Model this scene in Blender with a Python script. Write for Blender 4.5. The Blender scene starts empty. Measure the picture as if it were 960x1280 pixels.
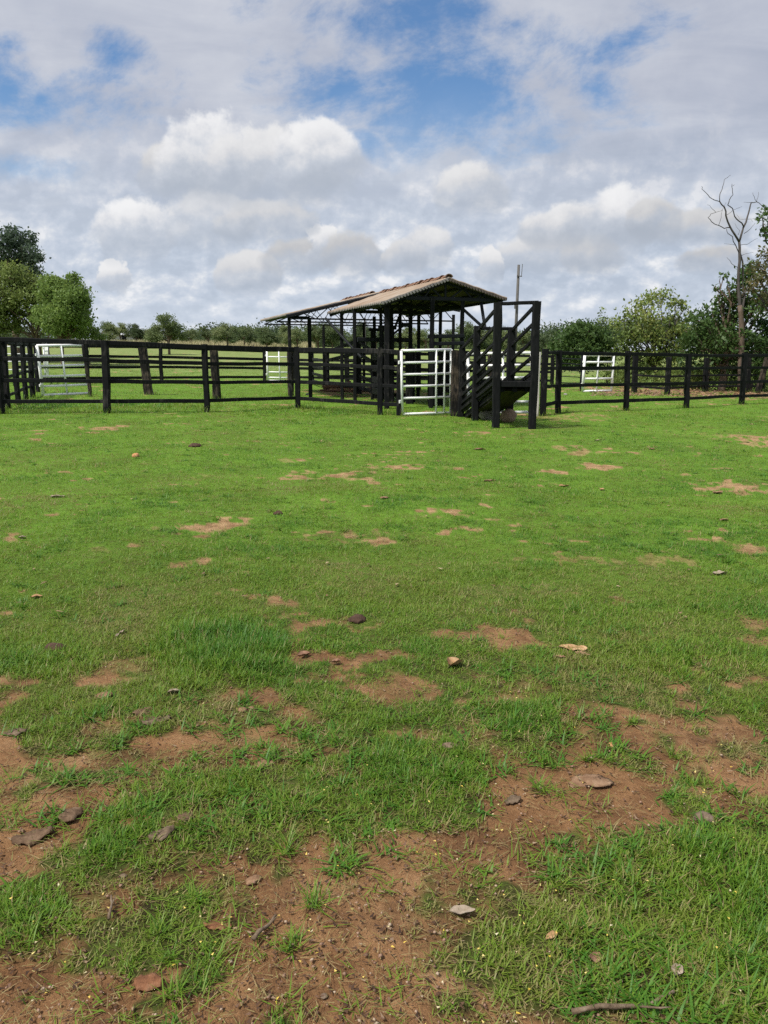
import bpy, math, random
import numpy as np
from mathutils import Vector

R = math.radians
random.seed(7)
rng = np.random.default_rng(11)
scene = bpy.context.scene
col = scene.collection

# ------------------------------------------------------------------ noise
def _hash(ix, iy, seed):
    n = (ix.astype(np.int64) * 374761393 + iy.astype(np.int64) * 668265263 + seed * 144269504) & 0xFFFFFFFF
    n = ((n ^ (n >> 13)) * 1274126177) & 0xFFFFFFFF
    n = ((n ^ (n >> 16)) * 2246822519) & 0xFFFFFFFF
    return ((n ^ (n >> 15)) & 0xFFFFFFFF) / 4294967295.0

def vnoise(x, y, seed=0):
    x = np.asarray(x, dtype=np.float64); y = np.asarray(y, dtype=np.float64)
    ix = np.floor(x); iy = np.floor(y)
    fx = x - ix; fy = y - iy
    fx = fx * fx * (3 - 2 * fx); fy = fy * fy * (3 - 2 * fy)
    a = _hash(ix, iy, seed); b = _hash(ix + 1, iy, seed)
    c = _hash(ix, iy + 1, seed); d = _hash(ix + 1, iy + 1, seed)
    return (a * (1 - fx) + b * fx) * (1 - fy) + (c * (1 - fx) + d * fx) * fy

def fbm(x, y, seed=0, oct=4):
    s = 0; amp = .5; tot = 0
    for k in range(oct):
        s = s + amp * vnoise(x * 2 ** k + 13.7 * k, y * 2 ** k - 7.3 * k, seed + k)
        tot += amp; amp *= .5
    return s / tot

def sstep(a, b, x):
    t = np.clip((x - a) / (b - a), 0, 1)
    return t * t * (3 - 2 * t)

# ------------------------------------------------------------------ camera and pixel helpers
PITCH = R(11.4); EYE = 1.5; F = 960.0
cp, sp = math.cos(PITCH), math.sin(PITCH)

def gsm(x, y):                                   # smooth terrain height
    xc = np.clip(x, -40, 40); yc = np.clip(y, -20, 400)
    return .005 * yc - .014 * xc + .021 * np.clip(y - 40, 0, 120)

def gz(x, y):                                    # terrain with small unevenness
    x = np.asarray(x, dtype=float); y = np.asarray(y, dtype=float)
    r = np.hypot(x, y)
    fade = np.exp(-r / 14)
    return (gsm(x, y) + (fbm(x * 2.6, y * 2.6, 3) - .5) * .05 * fade
            + ((fbm(x * 14, y * 14, 91, 3) - .5) * .024 + (fbm(x * 5, y * 5, 93, 3) - .5) * .035) * np.exp(-r / 5)
            + (fbm(x * .35, y * .35, 9, 3) - .5) * .12 * np.clip(r / 6, 0, 1))

def ray(px, py):
    a = (px - 480) / F; b = (640 - py) / F
    return Vector((a, cp + b * sp, -sp + b * cp))

def at(px, py):                                  # ground point seen at a pixel
    d = ray(px, py); lo, hi = .3, 900.0
    for _ in range(50):
        m = (lo + hi) / 2
        if EYE + m * d.z - float(gsm(m * d.x, m * d.y)) > 0: lo = m
        else: hi = m
    x, y = lo * d.x, lo * d.y
    return Vector((x, y, float(gz(x, y))))

def pt(px, py, Y):                               # point on a pixel's ray at depth Y
    d = ray(px, py); t = Y / d.y
    return Vector((t * d.x, Y, EYE + t * d.z))

def gp(x, y, dz=0): return Vector((x, y, float(gz(x, y)) + dz))

# ------------------------------------------------------------------ object helpers
def link(o): col.objects.link(o); return o

def tag(o, label=None, cat=None, group=None, kind=None):
    if label: o['label'] = label
    if cat: o['category'] = cat
    if group: o['group'] = group
    if kind: o['kind'] = kind
    return o

def thing(name, loc, label, cat, group=None):
    o = link(bpy.data.objects.new(name, None)); o.location = loc
    o.empty_display_size = .2
    return tag(o, label, cat, group)

class MB:
    def __init__(s): s.v = []; s.f = []
    def add(s, vs, fs):
        n = len(s.v); s.v += [Vector(v) for v in vs]; s.f += [tuple(n + i for i in f) for f in fs]
    def build(s, name, mat, parent=None, smooth=False):
        org = Vector((0, 0, 0)); q = parent
        while q is not None: org = org + q.location; q = q.parent
        me = bpy.data.meshes.new(name)
        me.from_pydata([tuple(v - org) for v in s.v], [], s.f)
        mats = mat if isinstance(mat, (list, tuple)) else [mat]
        for m in mats: me.materials.append(m)
        if smooth: me.shade_smooth()
        o = link(bpy.data.objects.new(name, me)); o.parent = parent
        return o

def basis(ax, up=None):
    ax = ax.normalized()
    up = Vector(up) if up is not None else (Vector((0, 0, 1)) if abs(ax.z) < .9 else Vector((0, -1, 0)))
    s = ax.cross(up)
    if s.length < 1e-4: s = ax.cross(Vector((1, 0, 0)))
    s.normalize(); u = s.cross(ax).normalized()
    return s, u

def timber(mb, p0, p1, w, t, seg=4, jit=.006, ch=.18, up=None, taper=1.0):
    """rough sawn timber: chamfered section, slightly wandering"""
    p0 = Vector(p0); p1 = Vector(p1); s, u = basis(p1 - p0, up)
    a, b = w / 2, t / 2; c = min(a, b) * ch * 2
    sec = [(-a, -b + c), (-a + c, -b), (a - c, -b), (a, -b + c), (a, b - c), (a - c, b), (-a + c, b), (-a, b - c)]
    vs = []; fs = []
    for i in range(seg + 1):
        k = i / seg; q = p0.lerp(p1, k)
        j = Vector((random.uniform(-jit, jit), random.uniform(-jit, jit), random.uniform(-jit, jit))) if 0 < i < seg else Vector()
        sc = (1 + (taper - 1) * k) * (1 + random.uniform(-1, 1) * jit * 4)
        for (x, y) in sec: vs.append(q + j + s * x * sc + u * y * sc)
    for i in range(seg):
        for m in range(8):
            fs.append((i * 8 + m, i * 8 + (m + 1) % 8, (i + 1) * 8 + (m + 1) % 8, (i + 1) * 8 + m))
    fs.append(tuple(range(7, -1, -1))); fs.append(tuple(seg * 8 + m for m in range(8)))
    mb.add(vs, fs)

def tube(mb, pts, rad, n=7, cap=True):
    pts = [Vector(p) for p in pts]
    rad = rad if isinstance(rad, (list, tuple)) else [rad] * len(pts)
    vs = []; fs = []; pu = None
    for i, p in enumerate(pts):
        ax = (pts[min(i + 1, len(pts) - 1)] - pts[max(i - 1, 0)])
        if ax.length < 1e-6: ax = Vector((0, 0, 1))
        s, u = basis(ax, pu); pu = u
        for k in range(n):
            a = 2 * math.pi * k / n
            vs.append(p + s * math.cos(a) * rad[i] + u * math.sin(a) * rad[i])
    for i in range(len(pts) - 1):
        for k in range(n):
            fs.append((i * n + k, i * n + (k + 1) % n, (i + 1) * n + (k + 1) % n, (i + 1) * n + k))
    if cap:
        fs.append(tuple(range(n - 1, -1, -1))); fs.append(tuple((len(pts) - 1) * n + k for k in range(n)))
    mb.add(vs, fs)

def npmesh(name, co, faces, mat, attrs=None, parent=None, smooth=False):
    """co (n,3); faces (m,4) or (m,3) int arrays"""
    me = bpy.data.meshes.new(name)
    co = np.ascontiguousarray(co, dtype=np.float32); faces = np.ascontiguousarray(faces, dtype=np.int32)
    m, k = faces.shape
    me.vertices.add(len(co)); me.vertices.foreach_set('co', co.ravel())
    me.loops.add(m * k); me.loops.foreach_set('vertex_index', faces.ravel())
    me.polygons.add(m)
    me.polygons.foreach_set('loop_start', np.arange(0, m * k, k, dtype=np.int32))
    me.polygons.foreach_set('loop_total', np.full(m, k, dtype=np.int32))
    for an, av in (attrs or {}).items():
        a = me.attributes.new(an, 'FLOAT', 'POINT'); a.data.foreach_set('value', np.ascontiguousarray(av, dtype=np.float32))
    me.update(calc_edges=True); me.validate()
    me.materials.append(mat)
    if smooth: me.shade_smooth()
    o = link(bpy.data.objects.new(name, me)); o.parent = parent
    return o

# ------------------------------------------------------------------ materials
def newmat(name):
    m = bpy.data.materials.new(name); m.use_nodes = True
    nt = m.node_tree; nt.nodes.clear()
    out = nt.nodes.new('ShaderNodeOutputMaterial')
    return m, nt, out

def nn(nt, t, **kw):
    n = nt.nodes.new(t)
    for k, v in kw.items(): setattr(n, k, v)
    return n

def setin(nt, n, key, v):
    if isinstance(v, bpy.types.NodeSocket): nt.links.new(v, n.inputs[key])
    else:
        if isinstance(v, (tuple, list)) and len(v) == 3 and n.inputs[key].type == 'RGBA': v = (*v, 1)
        n.inputs[key].default_value = v

def noise_tex(nt, vec, scale, detail=4, rough=.6, dist=0.0):
    n = nn(nt, 'ShaderNodeTexNoise')
    setin(nt, n, 'Vector', vec); n.inputs['Scale'].default_value = scale
    n.inputs['Detail'].default_value = detail; n.inputs['Roughness'].default_value = rough
    n.inputs['Distortion'].default_value = dist
    return n.outputs['Fac']

def ramp(nt, fac, stops):
    n = nn(nt, 'ShaderNodeValToRGB'); setin(nt, n, 'Fac', fac)
    e = n.color_ramp.elements
    while len(e) < len(stops): e.new(.5)
    for x, (p, c) in zip(e, stops): x.position = p; x.color = (*c, 1) if len(c) == 3 else c
    return n.outputs['Color']

def mixc(nt, fac, a, b, mode='MIX'):
    n = nn(nt, 'ShaderNodeMix', data_type='RGBA', blend_type=mode)
    setin(nt, n, 0, fac); setin(nt, n, 6, a); setin(nt, n, 7, b)
    return n.outputs[2]

def math_(nt, op, a, b=0.0, clamp=False):
    n = nn(nt, 'ShaderNodeMath', operation=op, use_clamp=clamp)
    setin(nt, n, 0, a); setin(nt, n, 1, b)
    return n.outputs[0]

def mapping(nt, vec, scale):
    n = nn(nt, 'ShaderNodeMapping'); setin(nt, n, 'Vector', vec); n.inputs['Scale'].default_value = scale
    return n.outputs[0]

def principled(nt, out, colr, rough=.8, spec=.3, bump=None, bstr=.3, bdist=.01, metallic=0.0):
    p = nn(nt, 'ShaderNodeBsdfPrincipled')
    setin(nt, p, 'Base Color', colr); setin(nt, p, 'Roughness', rough)
    p.inputs['Specular IOR Level'].default_value = spec; p.inputs['Metallic'].default_value = metallic
    if bump is not None:
        b = nn(nt, 'ShaderNodeBump'); setin(nt, b, 'Height', bump)
        b.inputs['Strength'].default_value = bstr; b.inputs['Distance'].default_value = bdist
        nt.links.new(b.outputs[0], p.inputs['Normal'])
    if out is not None: nt.links.new(p.outputs[0], out.inputs['Surface'])
    return p

def geo(nt): return nn(nt, 'ShaderNodeNewGeometry').outputs['Position']

def mat_timber(name, c0, c1, c2, wear=.62, rough=.7):
    m, nt, out = newmat(name); P = geo(nt)
    big = noise_tex(nt, P, 2.2, 3); fine = noise_tex(nt, mapping(nt, P, (26, 26, 5)), 1, 5, .7)
    c = ramp(nt, fine, [(.3, c0), (.62, c1)])
    w = ramp(nt, math_(nt, 'ADD', math_(nt, 'MULTIPLY', big, .55), math_(nt, 'MULTIPLY', fine, .5)), [(wear, (0, 0, 0)), (wear + .16, (1, 1, 1))])
    c = mixc(nt, w, c, c2)
    principled(nt, out, c, rough, .15, fine, .5, .01)
    return m

M_BLACK = mat_timber('black_painted_timber', (.0025, .003, .0035), (.008, .0085, .0095), (.062, .057, .052), .575)
M_BLACK2 = mat_timber('black_steel', (.006, .007, .009), (.014, .016, .019), (.04, .034, .03), .68, .5)
M_WORN = mat_timber('worn_black_timber', (.004, .004, .0045), (.013, .012, .011), (.10, .078, .058), .50)
M_GREYWOOD = mat_timber('weathered_grey_timber', (.12, .10, .085), (.24, .21, .18), (.32, .29, .26), .58)
M_PALEWOOD = mat_timber('whitewashed_post', (.38, .36, .32), (.58, .56, .51), (.25, .21, .17), .62)
M_POLE = mat_timber('pole_concrete', (.07, .066, .062), (.12, .115, .11), (.06, .055, .05), .6)
M_BROWN = mat_timber('old_brown_board', (.11, .06, .04), (.22, .13, .085), (.30, .22, .16), .58)

def mat_white():
    m, nt, out = newmat('white_painted_steel'); P = geo(nt)
    n = noise_tex(nt, P, 9, 5, .65)
    c = ramp(nt, n, [(.3, (.78, .79, .77)), (.55, (.86, .87, .86)), (.72, (.80, .79, .74)), (.80, (.36, .22, .13))])
    principled(nt, out, c, .45, .5)
    return m
M_WHITE = mat_white()

def mat_roof(name, a, b, c_, streak=(9, 9, 9)):
    m, nt, out = newmat(name); P = geo(nt)
    n1 = noise_tex(nt, P, 1.1, 5, .65); n2 = noise_tex(nt, P, 14, 4, .7)
    c = ramp(nt, n1, [(.3, a), (.5, b), (.72, c_)])
    c = mixc(nt, math_(nt, 'MULTIPLY', n2, .6), c, (.20, .13, .09))
    principled(nt, out, c, .85, .2, n2, .3, .01)
    return m
M_ROOF = mat_roof('stained_roof_sheet', (.20, .15, .105), (.31, .245, .185), (.39, .35, .30))
M_ROOF2 = mat_roof('paler_roof_sheet', (.28, .21, .145), (.38, .32, .25), (.46, .42, .36))
M_ROOFUNDER = mat_roof('grey_roof_underside', (.17, .175, .185), (.25, .255, .265), (.31, .31, .31))
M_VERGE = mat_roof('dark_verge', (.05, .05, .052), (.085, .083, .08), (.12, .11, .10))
M_CLAY = mat_roof('clay_ridge_tile', (.11, .055, .036), (.21, .115, .075), (.18, .13, .10))

def mat_rock(name, a, b, c_, sc=14, bstr=.6):
    m, nt, out = newmat(name)
    tc = nn(nt, 'ShaderNodeTexCoord').outputs['Object']
    n1 = noise_tex(nt, tc, sc, 5, .65); n2 = noise_tex(nt, tc, sc * 6, 4, .7)
    c = ramp(nt, math_(nt, 'ADD', math_(nt, 'MULTIPLY', n1, .7), math_(nt, 'MULTIPLY', n2, .3)), [(.34, a), (.5, b), (.66, c_)])
    principled(nt, out, c, .9, .2, n2, bstr, .006)
    return m
M_ROCK = mat_rock('grey_rock', (.13, .12, .105), (.26, .24, .215), (.38, .355, .32), 5)
M_ROCKB = mat_rock('brown_rock', (.11, .075, .05), (.21, .145, .10), (.29, .215, .16), 5)
M_CLODD = mat_rock('dark_clod', (.03, .018, .012), (.07, .04, .028), (.12, .075, .05), 22)
M_CLODT = mat_rock('tan_clod', (.11, .06, .032), (.21, .125, .072), (.31, .205, .13), 22)
M_CLODG = mat_rock('grey_clod', (.075, .05, .034), (.16, .115, .08), (.25, .19, .14), 22)
M_CLODO = mat_rock('orange_clod', (.30, .13, .05), (.48, .24, .11), (.55, .36, .2), 20)
M_BARK = mat_rock('brown_bark', (.05, .03, .018), (.12, .075, .045), (.21, .14, .09), 26)
M_BARKR = mat_rock('reddish_bark', (.08, .032, .016), (.19, .085, .042), (.26, .14, .08), 26)
M_BARKG = mat_rock('grey_bark', (.05, .033, .021), (.13, .092, .06), (.22, .165, .115), 26)
M_LEAFT = mat_rock('tan_dry_leaf', (.20, .11, .05), (.33, .20, .10), (.44, .31, .18), 24, .3)
M_LEAFP = mat_rock('pale_dry_leaf', (.18, .14, .10), (.28, .225, .17), (.36, .30, .235), 24, .3)
M_LEAFB = mat_rock('brown_dry_leaf', (.11, .06, .04), (.23, .13, .085), (.33, .21, .14), 24, .3)
M_STICK = mat_rock('stick_bark', (.06, .042, .026), (.14, .10, .066), (.23, .185, .135), 30)

def mat_leaf(name, stops, transl=.38, spec=.25, rough=.55, attr='tone', vary=False):
    m, nt, out = newmat(name)
    a = nn(nt, 'ShaderNodeAttribute', attribute_name=attr).outputs['Fac']
    c = ramp(nt, a, stops)
    if vary:
        oi = nn(nt, 'ShaderNodeObjectInfo').outputs['Random']
        h0 = nn(nt, 'ShaderNodeHueSaturation'); setin(nt, h0, 'Color', c)
        setin(nt, h0, 'Value', math_(nt, 'ADD', math_(nt, 'MULTIPLY', oi, .7), .65)); setin(nt, h0, 'Hue', math_(nt, 'ADD', math_(nt, 'MULTIPLY', oi, -.035), .515))
        c = h0.outputs[0]
    p = principled(nt, None, c, rough, spec)
    t = nn(nt, 'ShaderNodeBsdfTranslucent')
    hs = nn(nt, 'ShaderNodeHueSaturation'); setin(nt, hs, 'Color', c); hs.inputs['Value'].default_value = 1.35
    hs.inputs['Hue'].default_value = .485
    nt.links.new(hs.outputs[0], t.inputs['Color'])
    mx = nn(nt, 'ShaderNodeMixShader'); mx.inputs[0].default_value = transl
    nt.links.new(p.outputs[0], mx.inputs[1]); nt.links.new(t.outputs[0], mx.inputs[2])
    nt.links.new(mx.outputs[0], out.inputs['Surface'])
    return m

M_GRASS = mat_leaf('grass_blades', [(0, (.34, .27, .13)), (.12, (.24, .21, .08)), (.25, (.17, .22, .035)), (.55, (.138, .238, .02)), (1, (.06, .165, .016))], .35, .3, .5)
M_DRYGRASS = mat_leaf('tall_dry_grass', [(0, (.46, .40, .25)), (.5, (.36, .33, .18)), (1, (.18, .22, .07))], .3)
M_LDARK = mat_leaf('leaf_bluish_dark', [(0, (.04, .066, .044)), (1, (.095, .135, .085))])
M_LMID = mat_leaf('leaf_mid_green', [(0, (.085, .125, .03)), (1, (.19, .25, .07))])
M_LBRIGHT = mat_leaf('leaf_bright_green', [(0, (.085, .145, .03)), (1, (.19, .28, .075))])
M_LDEEP = mat_leaf('leaf_deep_green', [(0, (.036, .076, .02)), (1, (.105, .175, .046))])
M_LOLIVE = mat_leaf('leaf_olive', [(0, (.07, .11, .025)), (.6, (.15, .215, .055)), (1, (.26, .29, .085))])
M_LRUST = mat_leaf('leaf_brownish', [(0, (.06, .075, .026)), (.6, (.12, .12, .05)), (1, (.20, .15, .07))])
M_LFAR = mat_leaf('leaf_far', [(0, (.065, .105, .045)), (.6, (.135, .18, .075)), (1, (.20, .23, .11))], vary=True)
M_PETAL = mat_leaf('yellow_petals', [(0, (.70, .50, .06)), (.6, (.75, .62, .22)), (1, (.62, .56, .40))], .25)
M_TRUNK = mat_timber('tree_bark', (.09, .065, .05), (.17, .125, .095), (.24, .20, .17), .58, .9)
M_TRUNKB = mat_timber('brown_tree_bark', (.085, .062, .048), (.16, .12, .095), (.22, .185, .155), .6, .9)
M_TRUNKG = mat_timber('grey_dead_wood', (.05, .044, .042), (.10, .09, .085), (.16, .15, .145), .6, .9)

# ------------------------------------------------------------------ world: sky with clouds
SUN_EL, SUN_AZ = R(56), R(-125)        # azimuth measured from +Y towards +X; light comes from behind-left
def build_world():
    w = bpy.data.worlds.new('World'); scene.world = w; w.use_nodes = True
    nt = w.node_tree; nt.nodes.clear()
    out = nn(nt, 'ShaderNodeOutputWorld'); bg = nn(nt, 'ShaderNodeBackground')
    bg.inputs['Strength'].default_value = .07
    nt.links.new(bg.outputs[0], out.inputs['Surface'])
    sky = nn(nt, 'ShaderNodeTexSky', sky_type='NISHITA'); sky.sun_disc = False
    sky.sun_elevation = SUN_EL; sky.sun_rotation = SUN_AZ; sky.altitude = 100; sky.air_density = 1.2; sky.dust_density = .6
    tc = nn(nt, 'ShaderNodeTexCoord').outputs['Generated']
    sx = nn(nt, 'ShaderNodeSeparateXYZ'); setin(nt, sx, 0, tc)
    X, Y, Z = sx.outputs
    A = lambda a, b: math_(nt, 'ADD', a, b)
    S = lambda a, b: math_(nt, 'SUBTRACT', a, b)
    Mu = lambda a, b: math_(nt, 'MULTIPLY', a, b)
    D = lambda a, b: math_(nt, 'DIVIDE', a, b)
    def sm(a, b, x):
        n = nn(nt, 'ShaderNodeMapRange', interpolation_type='SMOOTHSTEP')
        setin(nt, n, 0, x); n.inputs[1].default_value = a; n.inputs[2].default_value = b
        return n.outputs[0]
    Yq = math_(nt, 'SQRT', A(Mu(Y, Y), .02))
    U = D(X, Yq); V = D(Z, Yq)
    cu = nn(nt, 'ShaderNodeCombineXYZ'); setin(nt, cu, 0, U); setin(nt, cu, 1, V); UV = cu.outputs[0]
    # high layer on a flat plane seen in perspective
    def vec(x, y, z=0.0):
        n = nn(nt, 'ShaderNodeCombineXYZ'); setin(nt, n, 0, x); setin(nt, n, 1, y); setin(nt, n, 2, z); return n.outputs[0]
    zz = A(math_(nt, 'MAXIMUM', Z, 0.0), .13)
    Q = vec(D(X, zz), D(Y, zz))
    n_big = noise_tex(nt, Q, .75, 6, .58, .4)
    n_str = noise_tex(nt, mapping(nt, Q, (1.0, 1.7, 1)), 1.7, 8, .58, .7)
    n_fin = noise_tex(nt, UV, 16, 5, .6)
    n_mid = noise_tex(nt, UV, 5.5, 6, .62, .2)
    n_lit = noise_tex(nt, vec(A(U, -.012), A(V, .018)), 16, 5, .6)      # the same noise a little towards the sun
    emb = S(n_fin, n_lit)
    veil = ramp(nt, A(A(Mu(n_big, .45), Mu(n_str, .35)), Mu(n_mid, .2)), [(.36, (3.0, 3.4, 4.3)), (.46, (3.9, 4.2, 5.0)), (.54, (4.7, 4.95, 5.6)), (.64, (5.9, 6.0, 6.4))])
    def uv(px, py):
        d = ray(px, py); return d.x / d.y, d.z / d.y
    def ell(px, py, rx, ry, rot=0.0):
        u0, v0 = uv(px, py); k = 1.0 / F * (1.0 if py > 200 else .95)
        du = S(U, u0); dv = S(V, v0)
        if rot:
            c, s = math.cos(rot), math.sin(rot)
            du, dv = A(Mu(du, c), Mu(dv, s)), A(Mu(du, -s), Mu(dv, c))
        a = Mu(du, 1 / (rx * k)); b = Mu(dv, 1 / (ry * k))
        return S(1.0, A(Mu(a, a), Mu(b, b)))
    hole = None
    for h in [(500, 45, 160, 80, -.4), (525, 115, 175, 78, -.15), (600, 172, 110, 34, -.25), (150, 134, 130, 44, 0, .6), (735, 62, 140, 40, .2, .6), (0, 95, 60, 60, 0, .5),
              (462, 185, 40, 20, -.6), (140, 66, 80, 30, -.4, .65), (20, 215, 90, 24, 0, .7), (690, 100, 130, 36, -.2, .6)]:
        e = ell(*h[:5]); e = S(e, h[5]) if len(h) > 5 else e
        hole = e if hole is None else math_(nt, 'MAXIMUM', hole, e)
    n_w = noise_tex(nt, mapping(nt, vec(A(U, Mu(V, .5)), S(V, Mu(U, .35))), (5.5, 8.5, 1)), 1.0, 9, .66, .2)
    hole = A(hole, A(Mu(S(n_w, .5), 6.0), A(Mu(S(n_str, .52), 2.5), Mu(S(n_mid, .5), 2.5))))
    hmask = Mu(sm(-.55, 1.25, hole), .96)
    skyc = mixc(nt, 1.0, sky.outputs[0], (.52, .76, 1.0), 'MULTIPLY')
    c = mixc(nt, hmask, veil, skyc)
    # low rows of small cumulus: perspective-squeezed noise, lit from above
    low = sm(.34, .10, V)
    Ve = math_(nt, 'POWER', math_(nt, 'MAXIMUM', A(V, .02), .001), .62)
    W1 = vec(Mu(U, 14.0), Mu(Ve, 15.0)); W2 = vec(A(Mu(U, 14.0), -.10), A(Mu(Ve, 15.0), .26))
    l1 = noise_tex(nt, W1, 1.0, 7, .58, .1); l2 = noise_tex(nt, W2, 1.0, 7, .58, .1)
    lit = A(Mu(S(l1, l2), 3.4), A(Mu(S(l1, .5), 1.2), .42))
    lowc = ramp(nt, lit, [(.0, (3.9, 4.5, 5.4)), (.32, (4.45, 5.05, 5.95)), (.54, (5.0, 5.5, 6.3)), (.76, (5.9, 6.25, 6.75)), (1, (7.3, 7.4, 7.6))])
    c = mixc(nt, Mu(low, .88), c, lowc)
    haze = sm(.10, .0, V); c = mixc(nt, Mu(haze, .45), c, (6.2, 6.7, 7.4))
    # cumulus: (px, base py, half width, height above base, brightness)
    cl = [(690, 322, 75, 34, .86), (740, 325, 40, 36, .78), (870, 290, 60, 30, .74), (890, 330, 50, 24, .7),
          (145, 354, 22, 27, .95), (312, 348, 42, 36, .84), (375, 326, 44, 30, .70), (404, 318, 22, 34, .95), (442, 326, 40, 38, .70), (505, 328, 30, 30, .82), (532, 318, 34, 38, .9), (612, 338, 16, 28, .92),
          (690, 296, 44, 30, .8), (735, 290, 90, 38, .92), (772, 288, 44, 62, .98), (815, 282, 36, 38, .75),
          (590, 246, 50, 42, .88), (265, 284, 54, 50, .96), (335, 284, 62, 36, .84), (168, 298, 50, 52, 1.0),
          (225, 220, 50, 46, .8), (268, 216, 66, 84, 1.0), (335, 222, 92, 68, .9), (398, 214, 54, 74, .98)]
    n_sm = noise_tex(nt, UV, 42, 4, .55)
    billow = A(A(Mu(S(n_mid, .5), .6), Mu(S(n_fin, .5), 1.5)), Mu(S(n_sm, .5), .8))
    for (px, pb, hw, hh, br) in cl:
        u0, v0 = uv(px, pb); _, v1 = uv(px, pb - hh); a = hw / F; b = max(v1 - v0, .005)
        du = Mu(S(U, u0), 1 / a); dv = Mu(S(V, v0), 1 / b)
        up = math_(nt, 'MAXIMUM', dv, 0.0); dn = Mu(math_(nt, 'MINIMUM', dv, 0.0), 1 / .8)
        e = A(S(1.0, A(Mu(du, du), A(Mu(up, up), Mu(dn, dn)))), billow)
        if hw < 30: e = A(A(e, Mu(S(n_sm, .5), 2.2)), Mu(S(n_fin, .5), 2.0))
        # crisp heads, bases that melt into the grey
        crisp = sm(-.15, .5, dv)
        al = Mu(sm(-.08, .34, e), A(.62, Mu(crisp, .38)))
        al = Mu(al, sm(-.9, -.1, dv))
        sh = sm(-.35, .95, A(A(dv, Mu(emb, 1.4)), A(Mu(S(n_mid, .5), .4), Mu(du, -.14))))
        k = br
        cc = ramp(nt, sh, [(0, (3.6 * k ** .3, 4.0 * k ** .3, 4.65 * k ** .3)), (.36, (4.7 * k ** .5, 5.05 * k ** .5, 5.65 * k ** .5)), (.70, (6.5 * k, 6.55 * k, 6.75 * k)), (1, (7.5 * k, 7.5 * k, 7.55 * k))])
        c = mixc(nt, Mu(al, .95), c, cc)
    # the ground side of the dome
    c = mixc(nt, sm(0.0, -.05, Z), c, (1.2, 1.3, .9))
    nt.links.new(c, bg.inputs['Color'])
build_world()

sun = bpy.data.lights.new('sun', 'SUN'); sun.energy = 3.3; sun.angle = R(8); sun.color = (1, .955, .88)
so = link(bpy.data.objects.new('sun', sun))
sd = Vector((math.sin(SUN_AZ) * math.cos(SUN_EL), math.cos(SUN_AZ) * math.cos(SUN_EL), math.sin(SUN_EL)))
so.rotation_euler = sd.to_track_quat('Z', 'Y').to_euler(); so.location = (-20, -20, 40)

cam = bpy.data.cameras.new('camera'); co = link(bpy.data.objects.new('camera', cam))
cam.sensor_fit = 'VERTICAL'; cam.sensor_height = 36; cam.lens = 27.0; cam.clip_end = 5000; cam.clip_start = .05
co.location = (0, 0, EYE); co.rotation_euler = (math.pi / 2 - PITCH, 0, 0)
scene.camera = co

# ------------------------------------------------------------------ ground cover
DIRT = [  # px, py, rx, ry, strength
    (90, 1245, 150, 55, 1), (260, 1225, 130, 55, .95), (380, 1150, 70, 60, .8), (420, 1190, 95, 60, 1), (470, 1255, 70, 45, .6), (330, 1120, 120, 32, .6),
    (470, 1170, 80, 50, .85), (545, 1170, 60, 36, .7), (710, 1035, 120, 42, 1), (660, 1075, 80, 42, 1), (590, 1110, 60, 26, .6), (850, 915, 130, 46, 1), (935, 970, 55, 32, 1), (745, 975, 60, 30, .8),
    (770, 930, 60, 22, .6), (460, 1060, 100, 26, .55), (300, 1095, 80, 20, .5), (485, 870, 45, 30, .8), (290, 880, 60, 30, .6), (320, 940, 100, 30, .8), (60, 1190, 90, 30, .7), (640, 1000, 50, 20, .7), (500, 1060, 60, 28, .8), (420, 960, 40, 16, .7), (130, 985, 70, 18, .7), (370, 900, 40, 14, .6), (20, 1060, 40, 20, .6), (280, 1010, 50, 14, .6), (165, 830, 34, 24, .7), (110, 905, 70, 28, .75), (85, 945, 80, 25, .7),
    (240, 950, 60, 22, .5), (405, 785, 52, 15, .9), (455, 775, 38, 11, .8), (440, 800, 60, 12, .5), (955, 797, 36, 24, .8), (915, 607, 52, 8, 1), (950, 552, 26, 8, .9), (712, 562, 30, 6, .8), (500, 583, 34, 5, .9), (372, 590, 22, 4, .8),
    (265, 655, 42, 10, 1), (198, 660, 16, 5, .7), (745, 698, 40, 10, .7), (832, 698, 45, 10, .7), (940, 686, 30, 8, .9), (650, 695, 22, 6, .7), (120, 690, 22, 6, .6), (70, 660, 25, 6, .5), (530, 790, 30, 8, .5),
    (455, 600, 26, 3, .7), (365, 575, 20, 3, .7), (250, 596, 26, 4, .6), (690, 600, 16, 3, .5), (560, 585, 22, 3, .6), (830, 540, 40, 5, .5), (910, 545, 40, 6, .6), (60, 575, 40, 5, .4),
    (850, 489, 150, 6, 1), (950, 492, 60, 6, 1), (700, 521, 60, 5, .7), (460, 490, 70, 6, .9), (560, 500, 60, 8, .6), (730, 520, 50, 5, .5), (560, 528, 60, 5, .5), (100, 770, 30, 8, .5), (300, 700, 20, 5, .4), (330, 760, 24, 7, .4),
    (530, 950, 60, 16, .45), (600, 915, 40, 20, .45), (880, 1030, 40, 16, .4), (640, 960, 50, 18, .5), (20, 960, 60, 14, .5), (200, 1010, 60, 12, .4), (60, 1060, 60, 14, .4), (720, 1250, 50, 20, .5), (590, 1145, 50, 14, .6)]
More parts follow.
